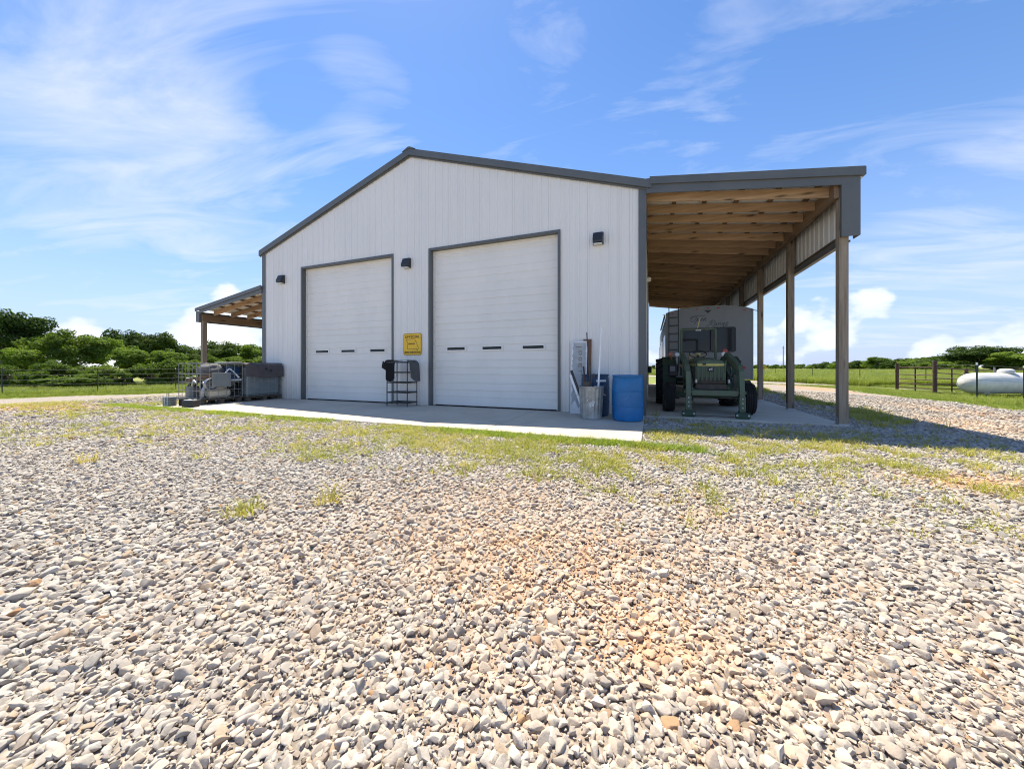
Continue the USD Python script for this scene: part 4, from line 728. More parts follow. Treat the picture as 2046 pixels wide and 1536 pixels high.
for s in (-1, 1):
    for y in (5.6, 6.6):
        w_ = part('wheel', MB().lathe([(0.2, -0.09), (0.33, -0.1), (0.36, -0.06), (0.36, 0.06), (0.33, 0.1), (0.2, 0.09)], (s * 0.98, y, 0.36), 'x', 28), M['rubber'], rv)
        part('rim', MB().lathe([(0.2, -0.09), (0.17, s * 0.02), (0.0, s * 0.04)], (s * 0.98, y, 0.36), 'x', 24), M['plate'], w_)
part('chassis', MB().box((-0.9, 0.1, 0.50), (-0.8, 12.4, 0.65)).box((0.8, 0.1, 0.50), (0.9, 12.4, 0.65)), M['black'], rv, smooth=False)
def crv(pts, n=8):
    P = np.asarray(pts, float); P = np.vstack([2 * P[0] - P[1], P, 2 * P[-1] - P[-2]]); o = []
    for i in range(1, len(P) - 2):
        for t in np.linspace(0, 1, n, endpoint=False):
            a, b, c, d = P[i - 1:i + 3]; o.append(0.5 * (2 * b + (c - a) * t + (2 * a - 5 * b + 4 * c - d) * t * t + (3 * b - a - 3 * c + d) * t ** 3))
    return np.array(o + [P[-2]])
STROKES = {'O': [[(.75, 1.0), (.35, .92), (.05, .45), (.15, .05), (.5, -.02), (.85, .4), (.9, .85), (.6, 1.08), (.2, .9), (-.25, .75)], [(.62, .98), (1.2, 1.10), (1.9, 1.02), (2.4, 1.08)]],
           'p': [[(.0, .5), (.12, .58), (-.08, -.1), (-.2, -.5)], [(.05, .2), (.25, .58), (.45, .45), (.35, .1), (.08, .08)]],
           'e': [[(.0, .25), (.35, .38), (.3, .6), (.08, .45), (.05, .1), (.4, .05)]], 'n': [[(.05, .55), (.0, .05), (.2, .5), (.38, .52), (.36, .1), (.52, .05)]],
           'R': [[(.55, 1.0), (.3, .4), (.0, -.05), (-.25, .0)], [(.0, .75), (.5, 1.05), (1.0, .95), (.95, .65), (.35, .5), (.6, .2), (1.0, -.12), (1.6, -.3), (2.6, -.32), (3.4, -.05)]],
           'a': [[(.4, .5), (.15, .52), (.02, .2), (.15, .03), (.38, .4), (.36, .1), (.5, .05)]], 'g': [[(.4, .5), (.15, .52), (.02, .22), (.18, .06), (.38, .42), (.3, -.3), (.05, -.42), (-.1, -.25)]]}
sc = 0.165; x = -0.62; mbs = []
def word(w, x0, z0):
    mb = MB(); x = x0
    for ch in w:
        for stk in STROKES[ch]:
            c = crv(stk); c = c * sc; c[:, 0] += 0.25 * c[:, 1]; L = shapely.LineString(np.c_[c[:, 0] + x, c[:, 1] + z0]).buffer(0.0085, 2)
            mb.prism(L if L.geom_type == 'Polygon' else max(L.geoms, key=lambda g: g.area), (0, -0.004 - 0.0004 * len(mb.v), 0), (1, 0, 0), (0, 0, 1), (0, 0.003, 0))
        x += sc * {'O': 1.05, 'R': 1.0, 'p': .62, 'e': .52, 'n': .62, 'a': .62, 'g': .6}[ch] * 1.05
    return mb
part('lettering', word('Open', -0.52, 2.55), M['script'], rv, smooth=False); part('lettering', word('Range', 0.0, 2.385), M['script'], rv, smooth=False)

# ------------------------------------------------------------------ totes and scrap at the left corner of the apron
def cage(t, w, d, h, z0=0.14):
    mb = MB(); r = 0.008
    for k, z in enumerate((z0 + 0.03, z0 + 0.24, z0 + 0.46, z0 + 0.70, h)):
        mb.tube([(0, 0, z), (w, 0, z), (w, d, z), (0, d, z), (0, 0, z)], r * (1.3 if z == h else 1), 6)
    for q in np.linspace(0, w, 7): mb.tube([(q, -0.008, z0), (q, -0.008, h)], 0.006, 6); mb.tube([(q, d + 0.008, z0), (q, d + 0.008, h)], 0.006, 6)
    for q in np.linspace(0, d, 6): mb.tube([(-0.008, q, z0), (-0.008, q, h)], 0.006, 6); mb.tube([(w + 0.008, q, z0), (w + 0.008, q, h)], 0.006, 6)
    part('cage', mb, M['cagewire'], t)
    for i in (0, 1, 2):
        for j in (0, 1, 2):
            part('pallet_foot', MB().box((i * (w - 0.14) / 2, j * (d - 0.12) / 2, 0.0), (i * (w - 0.14) / 2 + 0.14, j * (d - 0.12) / 2 + 0.12, 0.105), 0.01), M['castiron'], t, smooth=False)
    part('pallet_deck', MB().box((-0.01, -0.01, 0.106), (w + 0.01, d + 0.01, 0.138), 0.006), M['castiron'], t, smooth=False)
c1 = thing('wire_tote', 'open galvanised wire cage tote on a pallet filled with scrap', 'tote', (-12.36, -2.24, 0.0)); cage(c1, 1.0, 1.06, 1.14)
part('grey_panel', MB().box((1.022, 0.26, 0.47), (1.034, 0.74, 0.87), 0.004), M['plate'], c1, smooth=False)
c2 = thing('plastic_tote', 'caged plastic tank tote against the white wall, half covered by a grey blanket', 'tote', (-12.36, -1.14, 0.0)); cage(c2, 1.17, 1.06, 1.12)
part('tank_bottle', MB().box((0.03, 0.03, 0.15), (1.14, 1.03, 1.08), 0.06), M['ibc'], c2, smooth=False)
rng = np.random.default_rng(3)
x0, x1 = -12.36, -11.19; mbt = drape([(x0 + 0.05, 1.15), (x0 + 0.4, 1.165), (x1 - 0.05, 1.16), (x1 + 0.035, 1.13), (x1 + 0.05, 0.98), (x1 + 0.055, 0.72)], (-1.20, -0.06), 'x', 0.012, 0.020, 7, cut=lambda u, v: (0.03 * math.sin(v * 9) - 0.10 * v * 0 - 0.05 * (v - 0.5)) * (u > 0.75) + 0.012 * math.sin(v * 14))
bl = thing('grey_blanket', 'grey blanket draped over the plastic tote by the wall', 'blanket', (0, 0, 0)); part('cloth', mbt, M['tarp'], bl)
for y, z in ((-0.62, 0.98), (-0.47, 0.93)): part('torn_hole', MB().lathe([(0, 0.0), (0.03, 0.001), (0.045, 0.0)], (x1 + 0.0695, y, z), 'x', 9).rot(np.eye(3)), M['black'], bl, smooth=False)
def scrap(name, mb, mat, label, cat='scrap', smooth=30): solo(name, mb, M[mat], label, cat, None, None, smooth)
scrap('plastic_fuel_tank', MB().box((-11.72, -1.98, 0.16), (-11.42, -1.42, 0.40), 0.06), 'beige', 'beige plastic fuel tank at the bottom of the wire tote', 'fuel tank', False)
a = np.linspace(0.3, math.pi * 1.9, 18); scrap('beige_ring', MB().tube(np.stack([-11.50 + 0 * a, -1.68 + 0.19 * np.cos(a), 0.54 + 0.11 * np.sin(a)], 1), 0.03, 8), 'beige', 'beige curved ring lying on the fuel tank in the wire tote', 'scrap')
scrap('white_pipe', MB().tube([(-12.3, -2.1, 0.70), (-11.45, -1.22, 0.73)], 0.03, 10), 'pvc', 'white pipe lying across the middle of the wire tote', 'pipe')
scrap('white_pipe', MB().tube([(-11.42, -1.75, 0.64), (-11.42, -1.16, 0.655)], 0.027, 10), 'pvc', 'short white pipe at the right side of the wire tote', 'pipe')
scrap('bent_duct', MB().tube(crv([(-11.55, -2.1, 0.2), (-11.52, -2.08, 0.42), (-11.5, -1.98, 0.53), (-11.5, -1.9, 0.42), (-11.5, -1.88, 0.3)]), 0.045, 10), 'steel', 'bent shiny duct near the front corner of the wire tote', 'duct')
scrap('grey_bucket', MB().lathe([(0, 0), (0.13, 0.0), (0.15, 0.33), (0.156, 0.34), (0.145, 0.34), (0.125, 0.02)], (-12.12, -2.05, 0.15), 'z', 24), 'plate', 'grey bucket standing in the left corner of the wire tote', 'bucket')
scrap('timber_offcut', MB().beam((-12.2, -2.12, 0.66), (-11.5, -1.85, 0.79), 0.09, 0.09), 'timber', 'brown timber offcut lying across the wire tote', 'timber', False)
scrap('timber_offcut', MB().beam((-11.55, -2.05, 0.60), (-11.47, -1.3, 0.62), 0.09, 0.05), 'timber', 'thin plank along the right side of the wire tote', 'timber', False)
V = trimesh.creation.icosphere(3, 1.0); v = np.array(V.vertices); v = v * (0.30, 0.34, 0.22) * (0.75 + 0.5 * meshkit.fbm(v * 2.3, 3, 2))[:, None]; scrap('grey_sheet_heap', MB().add(v + (-12.0, -1.62, 0.93), V.faces), 'greyfab', 'heap of crumpled grey sheeting on top of the wire tote', 'sheeting')
scrap('blue_crate', MB().box((-11.82, -1.42, 0.66), (-11.45, -1.17, 1.04), 0.02), 'navy', 'dark blue crate in the top right corner of the wire tote', 'crate', False)
scrap('engine_part', MB().box((-12.0, -1.95, 0.15), (-11.75, -1.3, 0.58), 0.05).tube([(-11.7, -1.4, 0.3), (-11.42, -1.35, 0.45)], 0.06, 10), 'rubber', 'black engine part inside the wire tote behind the fuel tank', 'engine part', False)
scrap('white_chair_frame', MB().tube(crv([(-11.5, -1.55, 0.86), (-11.48, -1.45, 0.98), (-11.45, -1.3, 0.82), (-11.43, -1.22, 0.72)]), 0.022, 8), 'pvc', 'white curved frame sticking out beside the blue crate', 'frame')
scrap('tyre', MB().lathe([(0.16, -0.06), (0.24, -0.07), (0.28, -0.03), (0.28, 0.03), (0.24, 0.07), (0.16, 0.06)], (-11.6, -1.32, 0.45), 'x', 28), 'rubber', 'small black tyre standing in the right end of the wire tote', 'tyre')
scrap('chrome_muffler', MB().tube(crv([(-11.48, -2.12, 0.58), (-11.46, -1.95, 0.62), (-11.46, -1.8, 0.57), (-11.47, -1.6, 0.59)]), 0.035, 10), 'steel', 'short shiny muffler pipe behind the cage bars', 'pipe')
solo('white_sheet', MB().box((-12.2, -1.45, 1.165), (-11.4, -1.16, 1.18), 0.004), M['pvc'], 'white sheet lying on the tote tops behind the cage', 'sheet', smooth=False)
scrap('black_hose', MB().tube(crv([(-12.2, -2.15, 0.4), (-12.0, -2.1, 0.62), (-11.8, -2.16, 0.5), (-11.62, -2.1, 0.66), (-11.5, -2.05, 0.45), (-11.45, -1.8, 0.5)]), 0.028, 8), 'rubber', 'black hose looped through the front of the wire tote', 'hose')
scrap('axle_stub', MB().tube([(-12.2, -1.9, 0.25), (-11.8, -2.05, 0.28)], 0.05, 10).lathe([(0.02, -0.03), (0.15, -0.03), (0.15, 0.03), (0.02, 0.03)], (-11.85, -2.03, 0.3), 'y', 20), 'castiron', 'rusty axle stub with a round flange in the front of the wire tote', 'axle stub')
scrap('dark_panel', MB().box((-12.28, -1.45, 0.15), (-11.95, -1.38, 0.98), 0.02).rot(np.eye(3)), 'black', 'black panel standing upright at the back of the wire tote', 'panel', False)
scrap('dark_panel', MB().beam((-11.75, -1.95, 0.62), (-11.45, -1.35, 0.60), 0.3, 0.06), 'castiron', 'dark iron plate lying flat under the grey panel of the wire tote', 'panel', False)
scrap('wheel_rim', MB().lathe([(0.02, 0.0), (0.12, 0.02), (0.15, -0.05), (0.17, -0.05), (0.17, 0.06), (0.15, 0.06)], (-11.43, -1.95, 0.55), 'x', 24), 'steel', 'shiny small wheel rim at the front corner of the wire tote', 'wheel rim')
scrap('white_hook', MB().tube(crv([(-11.9, -2.15, 0.56), (-11.8, -2.18, 0.66), (-11.68, -2.16, 0.58)]), 0.02, 8), 'pvc', 'small white hook shaped piece hanging in the front of the wire tote', 'scrap')
t = thing('black_case', 'black battery case with a white lid piece standing on the apron before the wire tote', 'case', (-11.02, -2.62, 0.0), 0.25)
part('case_body', MB().box((-0.16, -0.1, 0), (0.16, 0.1, 0.17), 0.01), M['black'], t, smooth=False); part('lid', MB().box((-0.13, -0.075, 0.171), (0.10, 0.08, 0.19), 0.005), M['pvc'], t, smooth=False); part('carry_strap', MB().tube([(-0.12, 0, 0.192), (-0.05, 0, 0.215), (0.08, 0, 0.192)], 0.008, 6), M['black'], t)
t = thing('plate_stack', 'small stack of ribbed grey blocks with thin rods, leftmost on the apron', 'stack', (-11.85, -2.68, 0.0), 0.2)
for i in range(6): part('ribbed_block', MB().box((-0.115, -0.09, 0.004 + i * 0.041), (0.115, 0.09, 0.038 + i * 0.041), 0.006), M['plate'], t, smooth=False)
for q in (-0.06, 0.0): part('rod', MB().tube([(q, -0.02, 0), (q, -0.02, 0.34)], 0.008, 6), M['black'], t)
part('end_strap', MB().box((0.04, -0.094, 0), (0.055, -0.0905, 0.25)).box((-0.035, -0.094, 0), (-0.02, -0.0905, 0.25)), M['pvc'], t, smooth=False)
solo('oil_can', MB().lathe([(0, 0), (0.1, 0), (0.1, 0.16), (0.07, 0.19), (0, 0.19)], (-11.62, -2.48, 0), 'z', 20), M['rubber'], 'dark round can on the apron between the black case and the plate stack', 'can')
# ------------------------------------------------------------------ fences, pipe gate, gas tank, road sign, utility pole
GZ1 = lambda p: float(ground_z(np.array(p[0]), np.array(p[1])))
def t_post(p, h, label, group=None, white=True):
    z = GZ1(p); t = thing('fence_post', label, 'fence post', (p[0], p[1], z - 0.02), 0, group)
    mb = MB().box((-0.025, -0.004, 0), (0.025, 0.004, h)).box((-0.004, 0.0045, 0), (0.004, 0.035, h))
    part('steel_post', mb, M['tpost'], t, smooth=False)
    for k in range(10): part('stud', MB().box((-0.008, -0.010, 0.35 + k * 0.115), (0.008, -0.0045, 0.37 + k * 0.115)), M['tpost'], t, smooth=False) if k < 2 else None
    if white: part('white_tip', MB().box((-0.027, -0.006, h - 0.10), (0.027, 0.0065, h + 0.002)), M['pvc'], t, smooth=False)
    return t
lp = [FA + FD * 3.27 * k for k in range(-4, 6)]
names = {0: 'dark steel fence post right of the low light green shrub, without white tip', 1: 'dark steel fence post with a white tip just left of the wire tote', -1: 'dark steel fence post of the left wire fence at the left edge of the photo'}
for k, p in zip(range(-4, 6), lp):
    if k in names: t_post(p, 1.52, names[k], white=k == 1)
for j, h in enumerate((0.35, 0.62, 0.88, 1.14, 1.42)):
    pts = []
    for k, p in enumerate(lp):
        pts.append((*(p), GZ1(p) + h + 0.004 * ((k * 7 + j * 3) % 5 - 2)))
        if k < len(lp) - 1: m = (p + lp[k + 1]) / 2; pts.append((*m, (GZ1(p) + GZ1(lp[k + 1])) / 2 + h - 0.02))
    solo('fence_wire', MB().tube(pts, 0.0065, 5), M['wire'], ('lowest', 'second lowest', 'middle', 'second highest', 'topmost')[j] + ' strand of the left wire fence in front of the thicket', 'wire')
# right: pipe corral
def pipe_post(p, h, label, r=0.065):
    t = thing('gate_post', label, 'gate post', (p[0], p[1], GZ1(p) - 0.05)); part('pipe', MB().lathe([(0, 0), (r, 0), (r, h), (r * 0.85, h + 0.02), (0, h + 0.025)], n=16), M['rust'], t); part('hinge', MB().lathe([(r + 0.012, 0.5), (r + 0.012, 0.56)], n=16).lathe([(r + 0.012, 1.2), (r + 0.012, 1.26)], n=16), M['rust'], t); return t
g1, g2, g3 = at(1792, 787, -0.46)[:2], at(1868, 794.5, -0.44)[:2], at(1931, 791, -0.45)[:2]
pipe_post(g1, 1.62, 'rusty pipe gate post at the left end of the pipe gate'); pipe_post(g2, 1.72, 'taller rusty pipe post between the two pipe gates', 0.075); pipe_post(g3, 1.45, 'rusty pipe post at the left end of the white gas tank')
def pipe_gate(a, b, label, zs, h0):
    a = np.array([*a, GZ1(a)]); b = np.array([*b, GZ1(b)]); d = (b - a); L = np.linalg.norm(d[:2]); u = d / np.linalg.norm(d); a2, b2 = a + u * 0.12, b - u * 0.1
    t = thing('pipe_gate', label, 'gate', (0, 0, 0)); zt = zs[-1]
    fr = MB(); pts = [a2 + (0, 0, zs[0]), a2 + (0, 0, zt - 0.1), a2 + u * 0.03 + (0, 0, zt - 0.03), a2 + u * 0.1 + (0, 0, zt), b2 - u * 0.1 + (0, 0, zt), b2 - u * 0.03 + (0, 0, zt - 0.03), b2 + (0, 0, zt - 0.1), b2 + (0, 0, zs[0]), a2 + (0, 0, zs[0])]
    fr.tube(pts, 0.026, 8); part('gate_frame', fr, M['rust'], t)
    for z in zs[1:-1]: part('rail', MB().tube([a2 + (0, 0, z), b2 + (0, 0, z)], 0.022, 8), M['rust'], t)
    m = (a2 + b2) / 2; part('upright', MB().tube([m + (0.02, 0, zs[0]), m + (0.02, 0, zt - 0.02)], 0.03, 8), M['rust'], t)
    return t
pipe_gate(g1, g2, 'rusty six rail pipe gate, the left one, hung beside the gravel drive', (0.10, 0.30, 0.52, 0.74, 0.98, 1.36), 0)
pipe_gate(g2, g3, 'rusty pipe gate panel right of the tall pipe post, reaching to the gas tank', (0.14, 0.36, 0.58, 0.84, 1.10, 1.36), 0)
e = far(2120, 22); a3, b3 = np.array([*g3, GZ1(g3) + 1.33]), np.array([*e, GZ1(e) + 1.4]); solo('top_rail', MB().tube([a3, b3], 0.03, 8), M['rust'], 'rusty top rail running behind the white gas tank', 'rail')
# gas tank
tc = far(2010, 16.8); tz = 0.265; ang = math.atan2(RGT[1], RGT[0]) + 0.06
tk = thing('gas_tank', 'long white gas tank with a domed lid lying in the grass at the right', 'gas tank', (tc[0], tc[1], tz), ang)
r, Lh = 0.49, 2.2; pr = [(0, -Lh), (0.16, -Lh + 0.02), (0.30, -Lh + 0.10), (0.41, -Lh + 0.22), (0.47, -Lh + 0.38), (r, -Lh + 0.56), (r + 0.003, -0.9), (r, -0.89), (r, 0.89), (r + 0.003, 0.9), (r, Lh - 0.56), (0.47, Lh - 0.38), (0.41, Lh - 0.22), (0.30, Lh - 0.10), (0.16, Lh - 0.02), (0, Lh)]
part('tank_shell', MB().lathe(pr, axis='x', n=40), M['tank'], tk); part('lid', MB().lathe([(0.24, r - 0.04), (0.245, r + 0.02), (0.27, r + 0.03), (0.27, r + 0.06), (0.25, r + 0.13), (0.19, r + 0.18), (0.09, r + 0.205), (0, r + 0.21)], (0, 0, 0), 'z', 32), M['tank'], tk)
for s in (-1, 1): part('leg', MB().box((s * 1.35 - 0.15, -0.25, -0.80), (s * 1.35 + 0.15, 0.25, -0.36), 0.01), M['concrete'], tk, smooth=False)
part('gauge_pipe', MB().tube([(-0.45, 0.1, r - 0.05), (-0.45, 0.1, r + 0.28)], 0.03, 8), M['plate'], tk)
tp = at(1952, 803.5, -0.36)[:2]; t_post(tp, 1.56, 'dark steel fence post with a white tip in front of the gas tank'); tp2 = far(2046, 14.9); t_post(tp2, 1.56, 'dark steel fence post at the right edge of the photo by the gas tank')
for j, h in enumerate((1.45, 0.85)):
    solo('fence_wire', MB().tube([(*g2, GZ1(g2) + h + 0.05), (*tp, GZ1(tp) + h), (*tp2, GZ1(tp2) + h), (*far(2300, 16.0), GZ1(far(2300, 16.0)) + h)], 0.006, 5), M['wire'], ('upper', 'lower')[j] + ' fence wire running before the white gas tank', 'wire')
# field fence along the far side of the road
fl = [far(px, d) for px, d in ((1290, 80.0), (1380, 68.0), (1460, 57), (1549, 48.0), (1623, 40.0), (1718, 33.5), (1850, 28.0))]
for i, p in enumerate(fl):
    lab = {3: 'field fence post just right of the third canopy post', 4: 'field fence post midway between the two nearest canopy posts', 5: 'field fence post just right of the nearest canopy post', 6: 'field fence post seen behind the rails of the left pipe gate'}.get(i)
    if lab: t_post(p, 1.42, lab, white=False)
for j, h in enumerate((0.5, 0.95, 1.32)):
    solo('fence_wire', MB().tube([(*p, GZ1(p) + h) for p in fl], 0.007, 4), M['wire'], ('lowest', 'middle', 'top')[j] + ' wire of the far field fence beyond the road', 'wire')
p = far(1527, 58); z = GZ1(p); t = thing('road_sign', 'small yellow diamond road sign beyond the field at the third canopy post', 'road sign', (p[0], p[1], z), math.radians(YAW) * 0.3)
part('sign_plate', MB().prism([(-.42, 1.45), (0, 1.03), (.42, 1.45), (0, 1.87)], (0, 0, 0), (1, 0, 0), (0, 0, 1), (0, 0.012, 0)), M['yellow'], t, smooth=False)
part('arrow_mark', MB().prism([(-.14, 1.32), (-.07, 1.32), (-.07, 1.44), (.06, 1.44), (.06, 1.38), (.18, 1.48), (.06, 1.58), (.06, 1.52), (-.14, 1.52)], (0, -0.001, 0), (1, 0, 0), (0, 0, 1), (0, -0.004, 0)), M['black'], t, smooth=False); part('sign_post', MB().box((-0.03, 0.013, 0), (0.03, 0.05, 1.8)), M['steel'], t, smooth=False)
p = far(1565, 150); t = thing('utility_pole', 'distant wooden utility pole standing beyond the green field', 'utility pole', (p[0], p[1], GZ1(p)))
part('pole', MB().tube([(0, 0, 0), (0, 0, 10.3)], [0.19, 0.14], 8), M['postwood'], t); part('cross_arm', MB().box((-0.4, -0.06, 9.6), (0.4, 0.06, 9.75)), M['postwood'], t, smooth=False); part('insulator', MB().lathe([(0, 0), (0.08, 0), (0.08, 0.25), (0, 0.3)], (0, 0, 10.3), n=8), M['plate'], t)

# ------------------------------------------------------------------ plants: leaf and grass looks
def leaf_look(name, cols, trans=0.35, rough=0.55, stain=False):
    N = {'oi': ('object_info', {}), 'geo': ('geometry', {}), 'wn': ('white_noise_texture', {'dimensions': '3D'}), 'sc': ('vector_math', {'math_type': 'scale', 'scale': 2.0}), 'n': ('noise_texture', {'scale': 0.5, 'detail': 3.0}),
         'ad': ('math', {'math_type': 'multiply_add', 'value2': 0.5, 'value3': 0.0}), 'a1': ('math', {'math_type': 'multiply', 'value2': 0.28}), 'a2': ('math', {'math_type': 'multiply', 'value2': 0.32}), 'a3': ('math', {'math_type': 'add'}),
         'r': ('rgb_ramp', {'ramp': cols}), 'd': ('principled_bsdf', {'roughness': rough, 'specular_ior_level': 0.3}), 't': ('translucent_bsdf', {}), 'mx': ('mix_closure', {'fac': trans}), 'br': ('hsv', {'saturation': 1.1, 'value': 1.3})}
    L = [('geo.random_per_island', 'a1.value1'), ('oi.random', 'a2.value1'), ('geo.position', 'n.vector'), ('n.fac', 'ad.value1'), ('a1.value', 'a3.value1'), ('a2.value', 'a3.value2'), ('a3.value', 'ad.value3'), ('ad.value', 'r.fac'),
         ('r.color', 'd.base_color'), ('r.color', 'br.color'), ('br.color', 't.color'), ('d.BSDF', 'mx.closure1'), ('t.BSDF', 'mx.closure2')]
    return usdkit.material(stage, f'/World/Looks/{name}', N, L, surface='mx.closure')
M['leaf'] = leaf_look('leaf_mid', [(0.2, (0.065, 0.115, 0.016)), (0.5, (0.145, 0.21, 0.03)), (0.8, (0.25, 0.31, 0.06))], 0.4, 0.75)
M['leafdark'] = leaf_look('leaf_dark', [(0.2, (0.042, 0.078, 0.014)), (0.5, (0.085, 0.135, 0.022)), (0.8, (0.15, 0.205, 0.04))], 0.35, 0.75)
M['leaflight'] = leaf_look('leaf_light', [(0.2, (0.09, 0.15, 0.022)), (0.5, (0.18, 0.26, 0.038)), (0.8, (0.30, 0.35, 0.075))], 0.42, 0.75)
M['bark'] = look('bark', (0.10, 0.08, 0.06), 0.9, var=0.25, vscale=6, stretch=(3, 3, 0.7))
M['grass'] = leaf_look('grass_blades', [(0.15, (0.21, 0.245, 0.045)), (0.36, (0.36, 0.37, 0.08)), (0.54, (0.50, 0.44, 0.14)), (0.80, (0.60, 0.46, 0.23))], 0.45)
M['grassfresh'] = leaf_look('fresh_grass', [(0.15, (0.19, 0.27, 0.04)), (0.5, (0.31, 0.38, 0.065)), (0.85, (0.43, 0.44, 0.12))], 0.45)
M['tallgrass'] = leaf_look('tall_grass', [(0.15, (0.14, 0.20, 0.035)), (0.5, (0.26, 0.305, 0.06)), (0.85, (0.43, 0.38, 0.13))], 0.4)

def crown_mesh(rng, blobs, n, size, inner=0.25, droop=0.0):
    """leaf cards spread over and inside overlapping blobs (centre xyz, radii xyz)"""
    B = np.array(blobs, float); w = (B[:, 3] * B[:, 4] * B[:, 5]) ** (2 / 3); idx = rng.choice(len(B), n, p=w / w.sum())
    d = rng.normal(size=(n, 3)); d /= np.linalg.norm(d, axis=1, keepdims=True); rad = np.where(rng.random(n) < inner, rng.random(n) ** 0.5, 0.86 + 0.2 * rng.random(n))
    bump = 0.7 + 0.75 * meshkit.fbm(d * 2.0 + idx[:, None] * 7.7, 3, 3); P = B[idx, :3] + d * B[idx, 3:6] * (rad * bump)[:, None]
    clump = meshkit.noise(P * 1.7, 5) ; keep = clump > 0.16; P, d = P[keep], d[keep]; n = len(P)
    up = d * 0.5 + rng.normal(size=(n, 3)) * 0.55 + np.array([0, 0, 0.5]); up /= np.linalg.norm(up, axis=1, keepdims=True)
    t = np.cross(up, rng.normal(size=(n, 3))); t /= np.linalg.norm(t, axis=1, keepdims=True); b = np.cross(up, t); s = size * (0.6 + 0.8 * rng.random(n))[:, None]
    A = P - t * s; C = P + t * s - up * s * 0.15; D1 = P + b * s * 0.55 + up * s * 0.12; D2 = P - b * s * 0.55 + up * s * 0.12
    V = np.stack([A, D2, C, D1], 1).reshape(-1, 3); k = np.arange(n)[:, None] * 4
    return V, np.vstack([k + [0, 1, 3], k + [1, 2, 3]])
def trunk_mesh(rng, h, r, blobs):
    mb = MB(); top = np.array([rng.normal(0, 0.15), rng.normal(0, 0.15), h]); mb.tube([(0, 0, -0.3), (0.03, 0.02, h * 0.35), top * (0.6, 0.6, 0.7), top], [r * 1.25, r, r * 0.75, r * 0.4], 8)
    for b in blobs[::max(1, len(blobs) // 9)]:
        c = np.array(b[:3]); s = np.array([0, 0, h * rng.uniform(0.35, 0.8)]); m = (s + c) / 2 + (0, 0, 0.1); mb.tube([s, m, c], [r * 0.5, r * 0.32, r * 0.12], 6)
    return mb
def blobs_round(rng, h, w, base=0.35, n=9):
    """clump centres through an uneven crown: a few leading masses, each carrying many small clumps"""
    lead = [(0, 0, h * 0.62, w * 0.30, h * 0.30)]
    for i in range(max(4, n // 3)):
        a = 2.4 * i + rng.uniform(-.5, .5); z = h * rng.uniform(base + 0.12, 0.80); r = w * rng.uniform(0.16, 0.34) * (1.15 - 0.8 * max(0, z / h - 0.5)); lead.append((r * math.cos(a), r * math.sin(a), z, w * rng.uniform(0.14, 0.22), h * rng.uniform(0.10, 0.20)))
    o = []
    for cx, cy, cz, sr, sz in lead:
        for k in range(int(8 + 22 * sr / w * 2)):
            d = rng.normal(size=3); d /= np.linalg.norm(d); q = rng.uniform(0.55, 1.08); s = w * rng.uniform(0.055, 0.115); z = cz + d[2] * sz * q
            if z > h * base * 0.9 - 0.1: o.append((cx + d[0] * sr * q, cy + d[1] * sr * q, max(z, 0.15), s * 1.15, s * 1.15, s * rng.uniform(0.55, 0.8)))
    return o
KINDS = {}
def tree_kind(key, seed, h, w, base, n, leaves, size, mat, trunk=0.13):
    KINDS[key] = (seed, h, w, base, n, leaves, size, mat, trunk)
tree_kind('round', 11, 6.0, 5.2, 0.30, 15, 15000, 0.105, 'leaf')
tree_kind('dark', 12, 6.0, 5.6, 0.34, 16, 15000, 0.11, 'leafdark')
tree_kind('light', 13, 5.0, 4.6, 0.08, 16, 14000, 0.10, 'leaflight')
tree_kind('shrub', 14, 3.0, 3.8, 0.02, 16, 13000, 0.085, 'leaf')
tree_kind('loose', 15, 6.5, 4.6, 0.35, 12, 7500, 0.12, 'leaflight')
built = {}
def plant(kind, px, depth, width, top, label, cat='tree', group=None, rot=None):
    """a tree placed on the ray of this photo column, width and top scale it"""
    seed, h, w, base, n, leaves, size, mat, tr_ = KINDS[kind]; p = far(px, depth); z = GZ1(p)
    H = CAM[2] + (733 - top) / 703 * depth - z; sxy = width / 703 * depth / w; sc = (sxy, sxy, H / (h * 0.97)); rot = rot if rot is not None else (px * 1.7) % 6.28
    if kind in built: return copy_of(built[kind], (p[0], p[1], z), rot, label, group, sc)
    rng = np.random.default_rng(seed); bl_ = blobs_round(rng, h, w, base, n)
    t = thing('shrub' if kind == 'shrub' else 'leafy_tree', label, cat, (p[0], p[1], z), rot, group, sc)
    part('crown', crown_mesh(rng, bl_, leaves, size), M[mat], t, smooth=False); part('trunk', trunk_mesh(rng, h * 0.7, tr_, bl_), M['bark'], t); built[kind] = t; return t
# the thicket behind the left fence, back row first
plant('dark', 6, 30, 122, 616, 'tallest dark leafy tree at the left edge of the photo')
plant('dark', 254, 38, 78, 658, 'dark round tree behind the thicket, left of the pair standing above it')
plant('dark', 318, 40, 76, 664, 'dark round tree behind the thicket, right of the pair standing above it')
plant('round', 146, 29, 96, 649, 'rounded mid green tree above the low light shrub on the left')
plant('loose', 78, 31, 85, 664, 'pale loose tree just right of the tall dark tree at the left edge')
plant('loose', 206, 30, 70, 668, 'pale loose tree in the middle of the left thicket, right of the rounded tree')
plant('light', 44, 27, 82, 690, 'light green tree under the tall dark tree at the left edge')
plant('light', 262, 29, 78, 690, 'light green bushy tree under the pair of dark trees')
plant('light', 336, 30, 72, 696, 'light green bushy tree at the right end of the left thicket')
plant('shrub', 195, 24.6, 62, 726, 'mid green shrub right of the rounded tree behind the fence')
plant('shrub', 88, 24.2, 70, 718, 'mid green shrub left of the low light shrub behind the fence')
plant('shrub', 12, 23.6, 66, 722, 'dark low shrub behind the fence at the left edge')
plant('shrub', 300, 26.2, 62, 726, 'low shrub behind the fence near the wire tote')
